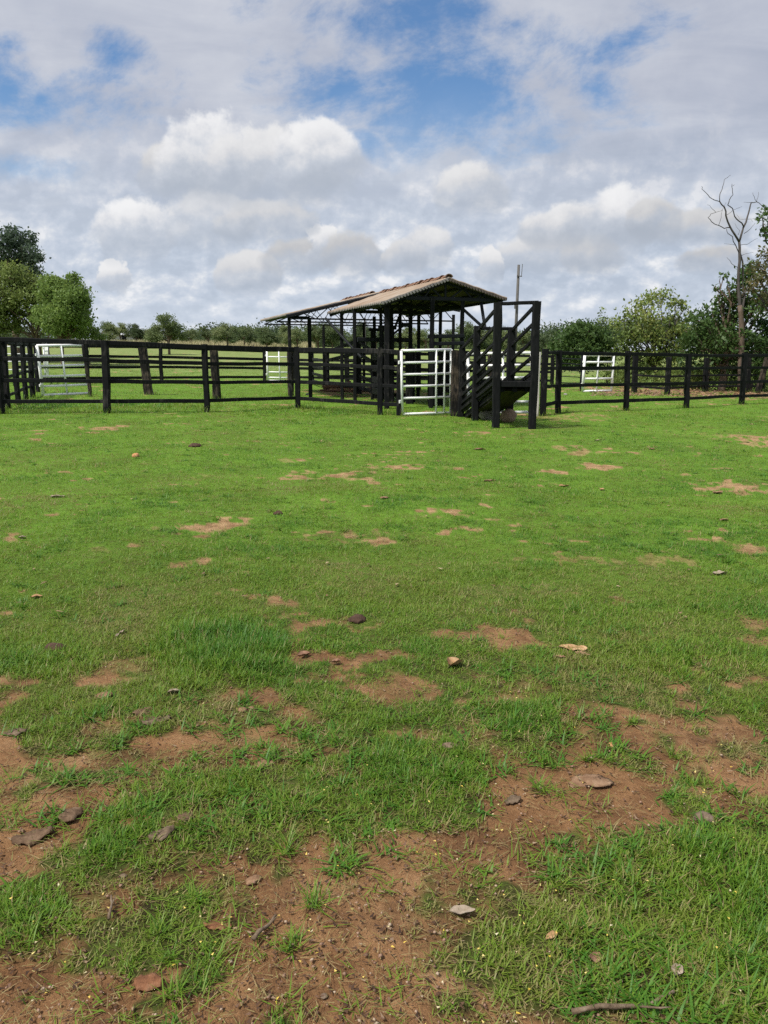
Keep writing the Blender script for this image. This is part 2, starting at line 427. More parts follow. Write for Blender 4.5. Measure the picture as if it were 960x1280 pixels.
LUSH = [(275, 812, 88, 38, 1), (240, 850, 40, 18, .7), (60, 835, 60, 20, .5), (150, 1075, 110, 36, .4), (50, 1140, 60, 50, .45), (840, 1110, 150, 80, .8), (700, 1190, 130, 70, .7), (900, 1230, 120, 60, .7),
        (400, 1030, 80, 26, .3), (540, 960, 90, 34, .35), (640, 890, 60, 40, .3), (840, 835, 120, 25, .3), (120, 508, 180, 9, .8), (360, 515, 80, 8, .6), (610, 530, 40, 4, .5), (240, 1000, 90, 40, .4)]
FILL = [(600, 830, 110, 46, .8), (480, 900, 60, 30, .5), (620, 915, 90, 36, .75), (740, 880, 70, 30, .7), (540, 985, 80, 30, .55), (930, 880, 40, 20, .0), (250, 1050, 130, 36, .45), (850, 1080, 160, 60, .8), (780, 1180, 220, 90, .8), (90, 1110, 110, 44, .5)]
def to_ground(lst):
    r = []
    for (px, py, rx, ry, s) in lst:
        c = at(px, py); n = at(px, min(py + ry, 1340)); f = at(px, py - ry)
        d = c.y * cp - (c.z - EYE) * sp
        r.append((c.x, c.y, rx * d / F, max((f.y - n.y) / 2, .05), s))
    return r
FILL_G = to_ground(FILL); DIRT_G = to_ground(DIRT); LUSH_G = to_ground(LUSH)

def patches(x, y, lst, seed, amt):
    out = np.zeros_like(x); nz = fbm(x * 4.6, y * 4.6, seed, 5) - .5; nb = fbm(x * .9, y * .9, seed + 5, 3) - .5
    far = np.clip(np.hypot(x, y) / 10, .0, 1)
    for (cx, cy, rx, ry, s) in lst:
        dx = (x - cx) / rx; dy = (y - cy) / ry
        near = (np.abs(dx) < 2) & (np.abs(dy) < 2)
        if not near.any(): continue
        e = 1.2 - np.sqrt(dx[near] ** 2 + dy[near] ** 2) + nz[near] * amt * 1.7 + nb[near] * amt * .4
        out[near] = np.maximum(out[near], s * sstep(-.08, .5, e))
    return out

def cover(x, y):
    x = np.asarray(x, dtype=float); y = np.asarray(y, dtype=float)
    r = np.hypot(x, y)
    n1 = fbm(x * 1.7, y * 1.7, 31, 5); n2 = fbm(x * .55 + 4, y * .55, 47, 4); n3 = fbm(x * 6, y * 6, 53, 3)
    n4 = fbm(x * 13, y * 13, 57, 3); th = .34 * n1 + .22 * n2 + .26 * n3 + .18 * n4
    lo = .380 + .092 * np.exp(-((r - 1.6) / 2.0) ** 2) + .028 * np.exp(-((r - 7) / 4) ** 2)
    c = sstep(lo - .045, lo + .07, th)
    c = np.maximum(c, patches(x, y, FILL_G, 81, 1.0) * (.55 + .9 * (n3 - .3)))
    c = c * (1 - .97 * patches(x, y, DIRT_G, 61, 1.0) * sstep(.345, .47, .6 * n4 + .4 * fbm(x * 7 + 3, y * 7, 59, 3)))
    c = np.maximum(c, .95 * patches(x, y, LUSH_G, 71, .5) * (1 - .0))
    return np.clip(c, 0, 1)

def lush(x, y): return patches(np.asarray(x, float), np.asarray(y, float), LUSH_G, 71, .5)

# ------------------------------------------------------------------ ground sheet
def mat_ground():
    m, nt, out = newmat('soil_and_turf'); P = geo(nt)
    cov = nn(nt, 'ShaderNodeAttribute', attribute_name='cover').outputs['Fac']
    dist = nn(nt, 'ShaderNodeAttribute', attribute_name='turf').outputs['Fac']
    n0 = noise_tex(nt, P, .9, 5, .6); n1 = noise_tex(nt, P, 7, 5, .65); n2 = noise_tex(nt, P, 60, 5, .7); n3 = noise_tex(nt, P, 260, 3, .7)
    soil = ramp(nt, A3(nt, n0, .45, n1, .35, n2, .2), [(.38, (.08, .040, .018)), (.46, (.18, .092, .041)), (.54, (.26, .142, .066)), (.66, (.36, .22, .118))])
    damp = noise_tex(nt, P, 2.6, 6, .68, .3)
    soil = mixc(nt, ramp(nt, damp, [(.51, (0, 0, 0)), (.62, (.5, .5, .5))]), soil, mixc(nt, n2, (.045, .022, .011), (.10, .052, .026)))
    soil = mixc(nt, dist, soil, ramp(nt, n1, [(.35, (.20, .115, .055)), (.6, (.38, .25, .13))]))
    soil = mixc(nt, ramp(nt, n3, [(.5, (0, 0, 0)), (.72, (.7, .7, .7))]), soil, (.055, .032, .022))
    soil = mixc(nt, ramp(nt, n3, [(.25, (.7, .7, .7)), (.36, (0, 0, 0))]), soil, (.42, .30, .21))
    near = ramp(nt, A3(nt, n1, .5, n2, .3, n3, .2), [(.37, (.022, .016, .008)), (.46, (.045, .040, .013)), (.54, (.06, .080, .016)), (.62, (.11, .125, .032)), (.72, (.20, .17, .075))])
    n4 = noise_tex(nt, P, 22, 4, .75)
    far = ramp(nt, A3(nt, A3(nt, n0, .5, n1, .5, n1, 0.0), .5, n4, .3, n2, .2), [(.33, (.13, .085, .042)), (.40, (.08, .085, .022)), (.45, (.085, .145, .018)), (.52, (.10, .20, .02)), (.60, (.14, .235, .03)), (.68, (.21, .24, .06))])
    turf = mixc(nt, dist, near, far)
    pas = nn(nt, 'ShaderNodeAttribute', attribute_name='pasture').outputs['Fac']
    turf = mixc(nt, pas, turf, ramp(nt, A3(nt, n0, .5, n4, .5, n1, 0.0), [(.38, (.11, .16, .04)), (.52, (.18, .215, .075)), (.62, (.27, .27, .13))]))
    c = mixc(nt, ramp(nt, A3(nt, cov, .8, n2, .4, n1, 0.0), [(.3, (0, 0, 0)), (.62, (1, 1, 1))]), soil, turf)
    principled(nt, out, c, .95, .12, A3(nt, n2, .5, n3, .35, n1, .5), .9, .02)
    return m
def A3(nt, a, ka, b, kb, c, kc):
    return math_(nt, 'ADD', math_(nt, 'ADD', math_(nt, 'MULTIPLY', a, ka), math_(nt, 'MULTIPLY', b, kb)), math_(nt, 'MULTIPLY', c, kc))

def build_ground():
    th = np.concatenate([np.linspace(-44, 44, 440), np.linspace(44, 316, 70)[1:-1]]) * math.pi / 180
    nr = 620; r = .25 * (1800 / .25) ** (np.arange(nr) / (nr - 1))
    T, RR = np.meshgrid(th, r); x = np.sin(T) * RR; y = np.cos(T) * RR
    z = gz(x, y)
    c = cover(x.ravel(), y.ravel())
    z = z.ravel() + .012 * (c - .5) * np.exp(-RR.ravel() / 9)
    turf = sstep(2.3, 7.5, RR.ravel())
    n = len(th); i = np.arange(nr - 1)[:, None] * n; j = np.arange(n)[None, :]; j2 = (j + 1) % n
    f = np.stack([i + j, i + n + j, i + n + j2, i + j2], -1).reshape(-1, 4)[:, ::-1]
    f = f[:, ::-1]
    cov = np.stack([x.ravel(), y.ravel(), z], -1)
    # face orientation: make normals point up
    a, b, d = cov[f[0, 0]], cov[f[0, 1]], cov[f[0, 2]]
    if np.cross(b - a, d - a)[2] < 0: f = f[:, ::-1]
    o = npmesh('ground', cov, f, mat_ground(), {'cover': c, 'turf': turf, 'pasture': sstep(30, 62, y.ravel() + 10 * (fbm(x.ravel() * .12, y.ravel() * .12, 77, 3) - .5)) * .85}, None, True)
    tag(o, 'worn pasture ground of reddish soil and short turf', 'ground', kind='structure')
build_ground()

# ------------------------------------------------------------------ grass
def sector_points(n, r0, r1, half=40, power=1.0):
    """points in a ground sector; power 0 = even per area, 1 = even per screen row"""
    u = rng.random(n)
    if power: r = r0 * (r1 / r0) ** u
    else: r = np.sqrt(r0 * r0 + u * (r1 * r1 - r0 * r0))
    t = (rng.random(n) * 2 - 1) * R(half)
    return np.sin(t) * r, np.cos(t) * r

def blades(name, x, y, L, w, tone, lean, curve, nseg, mat, label, cat='grass', zoff=0.0):
    n = len(x); az = rng.random(n) * 2 * math.pi
    z = gz(x, y) + zoff
    s = np.linspace(0, 1, nseg + 1)[None, :]
    Lc = L[:, None]; le = lean[:, None]; cu = curve[:, None]
    h = Lc * (np.sin(le) * s + cu * s * s * .5)
    v = Lc * (np.cos(le) * s - cu * .45 * s * s)
    v = np.maximum(v, .002 + 0 * v)
    ca, sa = np.cos(az)[:, None], np.sin(az)[:, None]
    px = x[:, None] + ca * h; py = y[:, None] + sa * h; pz = z[:, None] + v
    ww = w[:, None] * .5 * (1 - s ** 1.6 * .93)
    a = np.stack([px - sa * ww, py + ca * ww, pz], -1); b = np.stack([px + sa * ww, py - ca * ww, pz], -1)
    k = nseg + 1
    co_ = np.stack([a, b], 2).reshape(n * k * 2, 3)
    base = (np.arange(n) * k * 2)[:, None, None]; i = np.arange(nseg)[None, :, None] * 2
    f = (base + i + np.array([0, 1, 3, 2])[None, None, :]).reshape(-1, 4)
    tn = np.repeat(tone, k * 2)
    o = npmesh(name, co_, f, mat, {'tone': tn})
    return tag(o, label, cat, kind='stuff')

def grass_zone(name, ncl, r0, r1, per, Lr, wr, nseg, label, spread, power=0.0, pw=1.25, half=40):
    x, y = sector_points(ncl, r0, r1, half, power)
    c = cover(x, y); keep = rng.random(ncl) < c ** pw
    x, y, c = x[keep], y[keep], c[keep]
    lu = lush(x, y)
    big = fbm(x * .8, y * .8, 101, 3); med = fbm(x * 2.7, y * 2.7, 111, 3)
    ctone = .54 + (big - .5) * .9 + (med - .5) * 1.0 + rng.normal(0, .12, len(x)) + .28 * lu - .25 * (1 - c)
    clen = (Lr[0] + (Lr[1] - Lr[0]) * np.clip(med * 1.3 - .1 + rng.normal(0, .18, len(x)), 0, 1.3)) * (1 + .75 * lu) * (.65 + .35 * c)
    m = rng.poisson(per, len(x)).clip(2)
    ix = np.repeat(np.arange(len(x)), m); n = len(ix)
    bx = x[ix] + rng.normal(0, spread, n); by = y[ix] + rng.normal(0, spread, n)
    L = clen[ix] * rng.uniform(.55, 1.25, n); rr = np.hypot(bx, by)
    w = np.maximum(rng.uniform(*wr, n), rr * .00055) * (1 + .5 * lu[ix])
    tone = np.clip(ctone[ix] + rng.normal(0, .10, n), .14, 1)
    dry = rng.random(n) < .07; tone[dry] = rng.uniform(0, .2, dry.sum())
    lean = rng.uniform(.15, 1.25, n) * (1 - .3 * lu[ix]); cur = rng.uniform(0, .9, n)
    return blades(name, bx, by, L, w, tone, lean, cur, nseg, M_GRASS, label)

grass_zone('short_grass', 29000, 1.15, 3.8, 15, (.016, .044), (.0020, .0042), 3, 'tufty green grass between bare soil patches close to the viewer', .016, half=70)
grass_zone('mown_grass', 52000, 3.7, 8.6, 9, (.018, .045), (.003, .005), 2, 'grazed green turf in the middle of the yard', .03, 1.0, half=58)
grass_zone('yard_grass', 50000, 8.4, 22, 8, (.018, .05), (.004, .007), 1, 'grazed green turf leading up to the fences', .06, 1.0, half=50)
grass_zone('paddock_grass', 30000, 20, 70, 6, (.03, .09), (.008, .014), 1, 'brighter rough grass inside the paddock', .10, .7)

def weeds(name, n, r0, r1, per, Lr, w, tone, label, spread, thr):
    x, y = sector_points(n, r0, r1, 40, 1.0)
    k = (fbm(x * 1.1, y * 1.1, 131, 3) > thr) & (cover(x, y) > (.12 if thr > 0 else -1)); x, y = x[k], y[k]
    m = rng.poisson(per, len(x)).clip(3); ix = np.repeat(np.arange(len(x)), m); n = len(ix)
    bx = x[ix] + rng.normal(0, spread, n); by = y[ix] + rng.normal(0, spread, n); rr = np.hypot(bx, by)
    cl = rng.uniform(*Lr, len(x)); ct = rng.normal(tone, .1, len(x))
    blades(name, bx, by, cl[ix] * rng.uniform(.6, 1.2, n), np.maximum(rng.uniform(*w, n), rr * .0006), np.clip(ct[ix] + rng.normal(0, .07, n), 0, 1), rng.uniform(.4, 1.35, n), rng.uniform(.1, .9, n), 2, M_GRASS, label)
weeds('broadleaf_weeds', 2600, 1.6, 20, 16, (.03, .085), (.005, .009), .92, 'darker broad-bladed weeds dotted through the lawn', .02, .47)
weeds('straw_grass', 2200, 1.4, 20, 12, (.03, .07), (.002, .004), .10, 'dry straw-coloured grass wisps dotted through the lawn', .03, .44)
weeds('creeping_grass', 420, 1.2, 6, 12, (.03, .075), (.0025, .0045), .55, 'low creeping grass runners spreading over the soil', .025, .0)

def tall_dry():
    n = 8000; x = rng.uniform(-100, -14, n); y = rng.uniform(122, 162, n)
    k = 5; x = np.repeat(x, k) + rng.normal(0, .3, n * k); y = np.repeat(y, k) + rng.normal(0, .3, n * k)
    blades('tall_dry_grass', x, y, rng.uniform(.6, 1.5, n * k), rng.uniform(.05, .12, n * k), np.clip(fbm(x * .08, y * .08, 5) * 1.4 - .2 + rng.normal(0, .15, n * k), 0, 1), rng.uniform(0, .5, n * k), rng.uniform(0, .5, n * k), 2, M_DRYGRASS,
           'straw coloured tall dry grass along the far pasture edge')
tall_dry()

def thatch():
    x, y = sector_points(15000, 1.15, 6.5, 38, 0.6)
    n = len(x); r = np.hypot(x, y)
    blades('dead_thatch', x, y, rng.uniform(.012, .05, n), np.maximum(rng.uniform(.0012, .003, n), r * .0004), np.clip(rng.normal(.08, .08, n), 0, .3), rng.uniform(1.25, 1.5, n), rng.uniform(0, .1, n), 1, M_GRASS,
           'dead straw bits strewn over the bare soil', zoff=.004)
thatch()

def small_bits(name, n, r0, r1, sz, mat, label, cat, dirt=True, flat=.6):
    x, y = sector_points(n, r0, r1, 38, 1.0); c = cover(x, y)
    if dirt: k = rng.random(n) < (1.05 - c)
    else: k = rng.random(n) < .75 * (1 - patches(x, y, [at_e(880, 650, 700, 330)], 5, .2) * 0)
    x, y = x[k], y[k]; n = len(x)
    oc = np.array([[1, 0, 0], [0, 1, 0], [-1, 0, 0], [0, -1, 0], [0, 0, 1], [0, 0, -1]], float)
    fc = np.array([[0, 1, 4], [1, 2, 4], [2, 3, 4], [3, 0, 4], [1, 0, 5], [2, 1, 5], [3, 2, 5], [0, 3, 5]])
    s = sz[0] * (sz[1] / sz[0]) ** (rng.random(n) ** 2.2); a = rng.random(n) * 6.28
    ex = rng.uniform(.6, 1.5, (n, 1)); v = oc[None] * (s[:, None, None] * np.concatenate([ex, np.ones((n, 1)), np.full((n, 1), flat)], 1)[:, None, :])
    v = v * rng.uniform(.7, 1.3, v.shape)
    ca, sa = np.cos(a)[:, None], np.sin(a)[:, None]
    vx = v[..., 0] * ca - v[..., 1] * sa + x[:, None]; vy = v[..., 0] * sa + v[..., 1] * ca + y[:, None]
    vz = v[..., 2] + gz(x, y)[:, None] + (s * .3 + .004)[:, None]
    f = (np.arange(n)[:, None, None] * 6 + fc[None]).reshape(-1, 3)
    o = npmesh(name, np.stack([vx, vy, vz], -1).reshape(-1, 3), f, mat, {'tone': np.repeat(np.clip(rng.normal(.5, .3, n), 0, 1), 6)})
    tag(o, label, cat, kind='stuff')
def at_e(px, py, rx, ry): return to_ground([(px, py, rx, ry, 1)])[0]
M_PEB = mat_leaf('pebbles', [(0, (.12, .07, .045)), (.6, (.26, .16, .11)), (1, (.36, .28, .20))], 0.0, .2, .8)
small_bits('pebbles', 16000, 1.15, 7, (.0010, .0065), M_PEB, 'small crumbs of reddish soil and gravel on the bare patches', 'gravel')

def soil_litter():
    x, y = sector_points(9000, 1.15, 7, 38, .8); c = cover(x, y); k = rng.random(len(x)) < (1.02 - c); x, y = x[k], y[k]; n = len(x)
    blades('soil_litter', x, y, rng.uniform(.006, .022, n), rng.uniform(.003, .011, n), rng.uniform(0, 1, n), rng.uniform(1.2, 1.5, n), rng.uniform(0, .2, n), 1, M_FLAKE, 'dark flakes of rotten leaf and bark on the bare soil', 'leaf litter', zoff=.004)
M_FLAKE = mat_leaf('rotten_flakes', [(0, (.03, .016, .01)), (.5, (.075, .04, .022)), (.85, (.14, .08, .05)), (1, (.26, .19, .12))], .05)
soil_litter()
def lawn_leaves():
    x, y = sector_points(130, 4.5, 19, 38, 1.0); n = len(x)
    blades('lawn_litter', x, y, rng.uniform(.02, .045, n), rng.uniform(.012, .024, n), rng.uniform(.1, .95, n), rng.uniform(1.0, 1.5, n), rng.uniform(.1, .9, n), 3, M_DRYBIT, 'sparse small bits of dry leaf lying over the lawn', 'leaf litter', zoff=.022)
M_DRYBIT = mat_leaf('dry_bits', [(0, (.10, .05, .03)), (.5, (.20, .12, .07)), (.8, (.34, .23, .14)), (1, (.46, .36, .24))], .12)
lawn_leaves()

def petals():
    n = 420; x, y = sector_points(n, 1.2, 3.3, 36, 1.0)
    k = (fbm(x * 1.3, y * 1.3, 17) + .10 * (x > .2)) > .50; x, y = x[k], y[k]; n = len(x)
    up = rng.uniform(.01, .05, n); L = rng.uniform(.005, .011, n)
    c = cover(x, y); up = up * c + .004
    blades('fallen_petals', x, y, L, rng.uniform(.004, .008, n), rng.random(n), rng.uniform(.7, 1.5, n), rng.uniform(0, .3, n), 1, M_PETAL, 'tiny yellow flowers fallen among the grass', 'petals', zoff=up)
petals()

# ------------------------------------------------------------------ individual grass tufts in the bare soil
def tuft(px, py, wpx, label, n=46, flat=.9):
    b = at(px, py); d = b.y * cp - (b.z - EYE) * sp; r = wpx / 2 * d / F
    root = thing('grass_tuft', b, label, 'grass tuft', 'grass tufts rooted in the bare soil')
    x = b.x + rng.normal(0, r * .16, n); y = b.y + rng.normal(0, r * .16, n)
    az = rng.random(n) * 6.28; L = r * rng.uniform(.5, 1.2, n); le = rng.uniform(.35, 1.35, n) * flat; cu = rng.uniform(.1, .7, n)
    mb = MB()
    for i in range(n):
        w = random.uniform(.0025, .0048); vs = []; k = 4
        for j in range(k + 1):
            s = j / k; h = L[i] * (math.sin(le[i]) * s + cu[i] * s * s * .5); v = max(L[i] * (math.cos(le[i]) * s - cu[i] * .4 * s * s), .002)
            ww = w * .5 * (1 - s ** 1.7 * .95); ca, sa = math.cos(az[i]), math.sin(az[i])
            c = Vector((x[i] + ca * h, y[i] + sa * h, b.z + v))
            vs += [c + Vector((-sa * ww, ca * ww, 0)), c + Vector((sa * ww, -ca * ww, 0))]
        mb.add(vs, [(2 * j, 2 * j + 1, 2 * j + 3, 2 * j + 2) for j in range(k)])
    o = mb.build('blades', M_GRASS, root)
    a = o.data.attributes.new('tone', 'FLOAT', 'POINT')
    t = np.repeat(np.clip(rng.normal(.62, .17, n), .1, 1), 10); a.data.foreach_set('value', t.astype(np.float32))
    nb = MB(); tube(nb, [b + Vector((0, 0, -.01)), b + Vector((.002, 0, .012))], [r * .10, r * .05], 6); nb.build('root_crown', M_STICK, root)
for t in [(265, 1195, 72, 'spreading green tuft on dark bare soil in front of the lone upright weed'), (365, 1185, 60, 'narrow green tuft beside the fallen twig'), (218, 1240, 62, 'sparse star-shaped tuft beside the reddish bark flake'),
          (210, 1198, 50, 'thin pale tuft just behind the reddish bark flake'), (245, 1118, 66, 'bushy tuft on the edge of the grassy corner and bare soil'), (200, 1165, 60, 'flattened tuft with pale dead base at the grass margin'),
          (790, 908, 34, 'small lone tuft in the middle of the wide dirt patch'), (800, 885, 30, 'tiny tuft at the back rim of the wide dirt patch'), (842, 948, 40, 'grey-green tuft at the front rim of the wide dirt patch'), (735, 950, 40, 'dry yellowish tuft beside the flat clay lump'),
          (390, 1135, 80, 'long-leaved tuft with one stem leaning over the bare soil'), (360, 1060, 76, 'dense dark tuft above the bare soil tongue'), (675, 990, 56, 'tuft at the top edge of the reddish clay tongue'), (700, 1100, 70, 'dark tuft overhanging the front of the reddish clay tongue')]:
    tuft(*t)

# ------------------------------------------------------------------ debris on the ground
def size_m(p, px): return px * (p.y * cp - (p.z - EYE) * sp) / F

def leaf_obj(name, px, py, wpx, mat, label, rot=0.0, curl=.35, aspect=.5, grp='dead leaves on the grass', cat='dead leaf'):
    b = at(px, py); L = size_m(b, wpx); W = L * aspect
    root = thing(name, b + Vector((0, 0, .012)), label, cat, grp)
    nu, nv = 10, 6; vs = []; ph = random.random() * 6
    for side in (0, 1):
        for i in range(nu + 1):
            u = i / nu; prof = math.sin(math.pi * min(1, u * .96 + .03)) ** .7
            for j in range(nv + 1):
                v = j / nv * 2 - 1
                x = (u - .5) * L; y = v * W / 2 * prof * (1 + .12 * math.sin(9 * u + ph))
                z = curl * L * (.42 * v * v * prof + .35 * (u - .45) ** 2 + .05 * math.sin(7 * u + 4 * v + ph) + .05 * math.sin(3 * u + ph)) + .13 * L * (float(vnoise(u * 5 + ph * 9, v * 2.2 + ph, 8)) - .5) - side * .0012
                c, s = math.cos(rot), math.sin(rot)
                vs.append(b + Vector((x * c - y * s, x * s + y * c, max(z + .012 + .02 * L, .002))))
    k = nv + 1; off = (nu + 1) * k; fs = []
    for i in range(nu):
        for j in range(nv):
            q = (i * k + j, (i + 1) * k + j, (i + 1) * k + j + 1, i * k + j + 1)
            fs.append(q); fs.append(tuple(off + m for m in q[::-1]))
    mb = MB(); mb.add(vs, fs); mb.build('leaf_blade', mat, root, True)
    st = MB(); c, s = math.cos(rot), math.sin(rot)
    e = lambda t, z: b + Vector((t * c, t * s, z))
    z0 = curl * L * .09
    tube(st, [e(-L * .72, .006), e(-L * .55, .012 + z0), e(-L * .45, .01 + z0), e(0, .011)], [L * .012, L * .014, L * .014, L * .006], 5); st.build('leaf_stalk', M_STICK, root, True)

def lump(name, px, py, wpx, mat, label, flat=.6, aspect=1.0, rot=0.0, rough=.35, grp=None, cat='clod', sink=.36):
    import bmesh
    b = at(px, py); s = size_m(b, wpx) / 2
    bm = bmesh.new(); bmesh.ops.create_icosphere(bm, subdivisions=3, radius=1)
    ox, oy = random.random() * 50, random.random() * 50
    for v in bm.verts:
        c = v.co.copy()
        n = float(fbm(c.x * 1.3 + ox + c.z, c.y * 1.3 + oy - c.z * .7, 5, 4)) - .5
        n2 = float(vnoise(c.x * 5 + ox, c.y * 5 + c.z * 5 + oy, 9)) - .5
        v.co = c * (1 + n * 2 * rough + n2 * rough * .5)
    me = bpy.data.meshes.new(name)
    for v in bm.verts:
        x, y, z = v.co.x * s, v.co.y * s * aspect, v.co.z * s * flat
        cc, ss = math.cos(rot), math.sin(rot)
        v.co = Vector((x * cc - y * ss, x * ss + y * cc, z + s * flat * (1 - sink * 2)))
    bm.to_mesh(me); bm.free(); me.materials.append(mat); me.shade_smooth()
    o = link(bpy.data.objects.new(name, me)); o.location = b
    return tag(o, label, cat, grp)

def bark(px, py, wpx, hpx, mat, label, rot=0.0, grp='bark flakes lying on the ground', name='bark_piece'):
    b = at(px, py); L = size_m(b, wpx); W = size_m(b, hpx) * 1.5
    nu, nv = 14, 5; vs = []; o = random.random() * 40; c, s = math.cos(rot), math.sin(rot)
    for side in (0, 1):
        for i in range(nu + 1):
            u = i / nu
            hw = W / 2 * (.25 + .75 * math.sin(math.pi * min(1, .08 + u * .84))) * (.55 + .9 * float(vnoise(u * 8 + o, 1.5, 3)))
            for j in range(nv + 1):
                v = j / nv * 2 - 1
                x = (u - .5) * L; y = v * hw + (float(vnoise(u * 3 + o, 8, 4)) - .5) * W * .3
                z = .008 + .14 * W * (1 - v * v) + .012 * (float(vnoise(u * 9 + o, v * 3 + o, 6)) - .5) * L / .12 + .05 * L * math.sin(3 * u + o) - side * (.004 + .002 * math.sin(20 * u))
                vs.append(b + Vector((x * c - y * s, x * s + y * c, z)))
    k = nv + 1; off = (nu + 1) * k; fs = []
    for i in range(nu):
        for j in range(nv):
            q = (i * k + j, (i + 1) * k + j, (i + 1) * k + j + 1, i * k + j + 1)
            fs.append(q); fs.append(tuple(off + m for m in q[::-1]))
    for i in range(nu):
        fs.append((i * k, off + i * k, off + (i + 1) * k, (i + 1) * k)); fs.append((i * k + nv, (i + 1) * k + nv, off + (i + 1) * k + nv, off + i * k + nv))
    for j in range(nv):
        fs.append((j, j + 1, off + j + 1, off + j)); fs.append((nu * k + j, off + nu * k + j, off + nu * k + j + 1, nu * k + j + 1))
    mb = MB(); mb.add(vs, fs)
    ob = mb.build(name, mat, None, True); ob.data.transform(__import__('mathutils').Matrix.Translation(-b)); ob.location = b
    return tag(ob, label, 'bark', grp)

def stick(px0, py0, px1, py1, wpx, label, name='stick', bend=.05, fork=False, mat=None):
    a = at(px0, py0); b = at(px1, py1); w = size_m(a, wpx) / 2
    root = thing(name, a, label, name, 'sticks lying on the ground')
    mb = MB(); n = 9; L = (b - a).length; pts = []; rad = []
    side = (b - a).cross(Vector((0, 0, 1))).normalized()
    for i in range(n):
        u = i / (n - 1); p = a.lerp(b, u) + side * math.sin(u * 3.0 + .3) * bend * L + side * random.uniform(-.01, .01) * L
        p.z = float(gz(p.x, p.y)) + .018 + .006 * math.sin(u * 7); pts.append(p); rad.append(w * (1.05 - .45 * u) * random.uniform(.85, 1.15))
    tube(mb, pts, rad, 8); mb.build('shaft', mat or M_STICK, root, True)
    tw = MB(); p = pts[5]; tube(tw, [p, p + (b - a) * .16 + side * .10 * L + Vector((0, 0, .012)), p + (b - a) * .25 + side * .12 * L + Vector((0, 0, .015))], [w * .5, w * .4, w * .2], 5)
    tw.build('side_twig', mat or M_STICK, root, True)

leaf_obj('dry_leaf', 716, 816, 34, M_LEAFT, 'large pale curled dry leaf lying on grass above the wide dirt patch', -.25, .14, .62)
leaf_obj('dry_leaf', 728, 823, 20, M_LEAFB, 'brown leaf tucked under the large pale curled leaf', -.5, .12, .45)
leaf_obj('dry_leaf', 568, 832, 22, M_LEAFT, 'tan crumpled leaf standing up in the middle of the lawn', .9, .8, .9)
leaf_obj('dry_leaf', 578, 1138, 32, M_LEAFP, 'pale grey-brown leaf at the edge of the reddish clay tongue', .05, .22, .5)
leaf_obj('dry_leaf', 745, 1198, 18, M_LEAFB, 'brown pointed leaf deep in the front grass', 1.2, .5, .8)
leaf_obj('dry_leaf', 846, 1223, 20, M_LEAFP, 'greyish pointed leaf in the front grass near the curved stick', .9, .5, .7)
leaf_obj('dry_leaf', 690, 1172, 20, M_LEAFT, 'small tan leaf in the front grass above the brown pointed leaf', .6, .3, .5)
leaf_obj('dry_leaf', 72, 622, 17, M_LEAFP, 'pale flat leaf on the far lawn before the leaning gate', .1, .15, .35)
leaf_obj('dry_leaf', 46, 746, 14, M_LEAFT, 'tan leaf on the lawn well in front of the dark clod', .2, .3, .6)
leaf_obj('dry_leaf', 28, 676, 9, M_LEAFP, 'small whitish leaf by the frame edge on the lawn', .3, .4, .8)
leaf_obj('dry_leaf', 705, 605, 13, M_LEAFT, 'light tan leaf on the far lawn straight before the loading ramp', .1, .25, .5)
leaf_obj('dry_leaf', 753, 610, 8, M_LEAFT, 'small tan leaf behind the light tan leaf on the far lawn', .6, .5, .8)
leaf_obj('dry_leaf', 748, 553, 9, M_LEAFP, 'tiny pale leaf close to the front fence by the bare strip', .1, .3, .5)
leaf_obj('dry_leaf', 700, 828, 12, M_LEAFB, 'small dark leaf on short grass near the large pale leaf', -.3, .3, .5)
leaf_obj('dry_leaf', 380, 822, 16, M_LEAFB, 'dark brown leaf beside the lush dark grass clump', .4, .5, .6)
leaf_obj('dry_leaf', 420, 830, 12, M_LEAFB, 'blackish curled leaf below the bare patch with the dung', .1, .6, .6)
leaf_obj('dry_leaf', 897, 616, 14, M_LEAFB, 'small brown leaf beside the bare patch near the far fence', .2, .3, .5)
leaf_obj('dry_leaf', 905, 651, 12, M_LEAFB, 'dark leaf on the lawn nearer than the long bare patch', .2, .3, .5)
leaf_obj('dry_leaf', 900, 717, 20, M_LEAFP, 'grey withered leaf on the lawn beyond the wide dirt patch', .2, .25, .5)
leaf_obj('dry_leaf', 815, 562, 8, M_LEAFB, 'tiny brown leaf on the bare fringe before the fence', .2, .3, .5)
leaf_obj('dry_leaf', 600, 562, 14, M_LEAFB, 'flat dark leaf on grass before the rocks under the ramp', .1, .2, .4)
leaf_obj('dry_leaf', 612, 602, 15, M_LEAFB, 'dark thin leaf on the lawn ahead of the ramp', .2, .2, .35)
leaf_obj('dry_leaf', 480, 627, 12, M_LEAFB, 'brown leaf in the middle of the far lawn', .1, .25, .5)
leaf_obj('dry_leaf', 218, 872, 16, M_LEAFP, 'pale leaf on worn ground below the lush dark clump', .4, .4, .55)
leaf_obj('dry_leaf', 150, 793, 24, M_LEAFP, 'narrow whitish straw leaf standing beside the lush dark clump', 1.45, .1, .16)

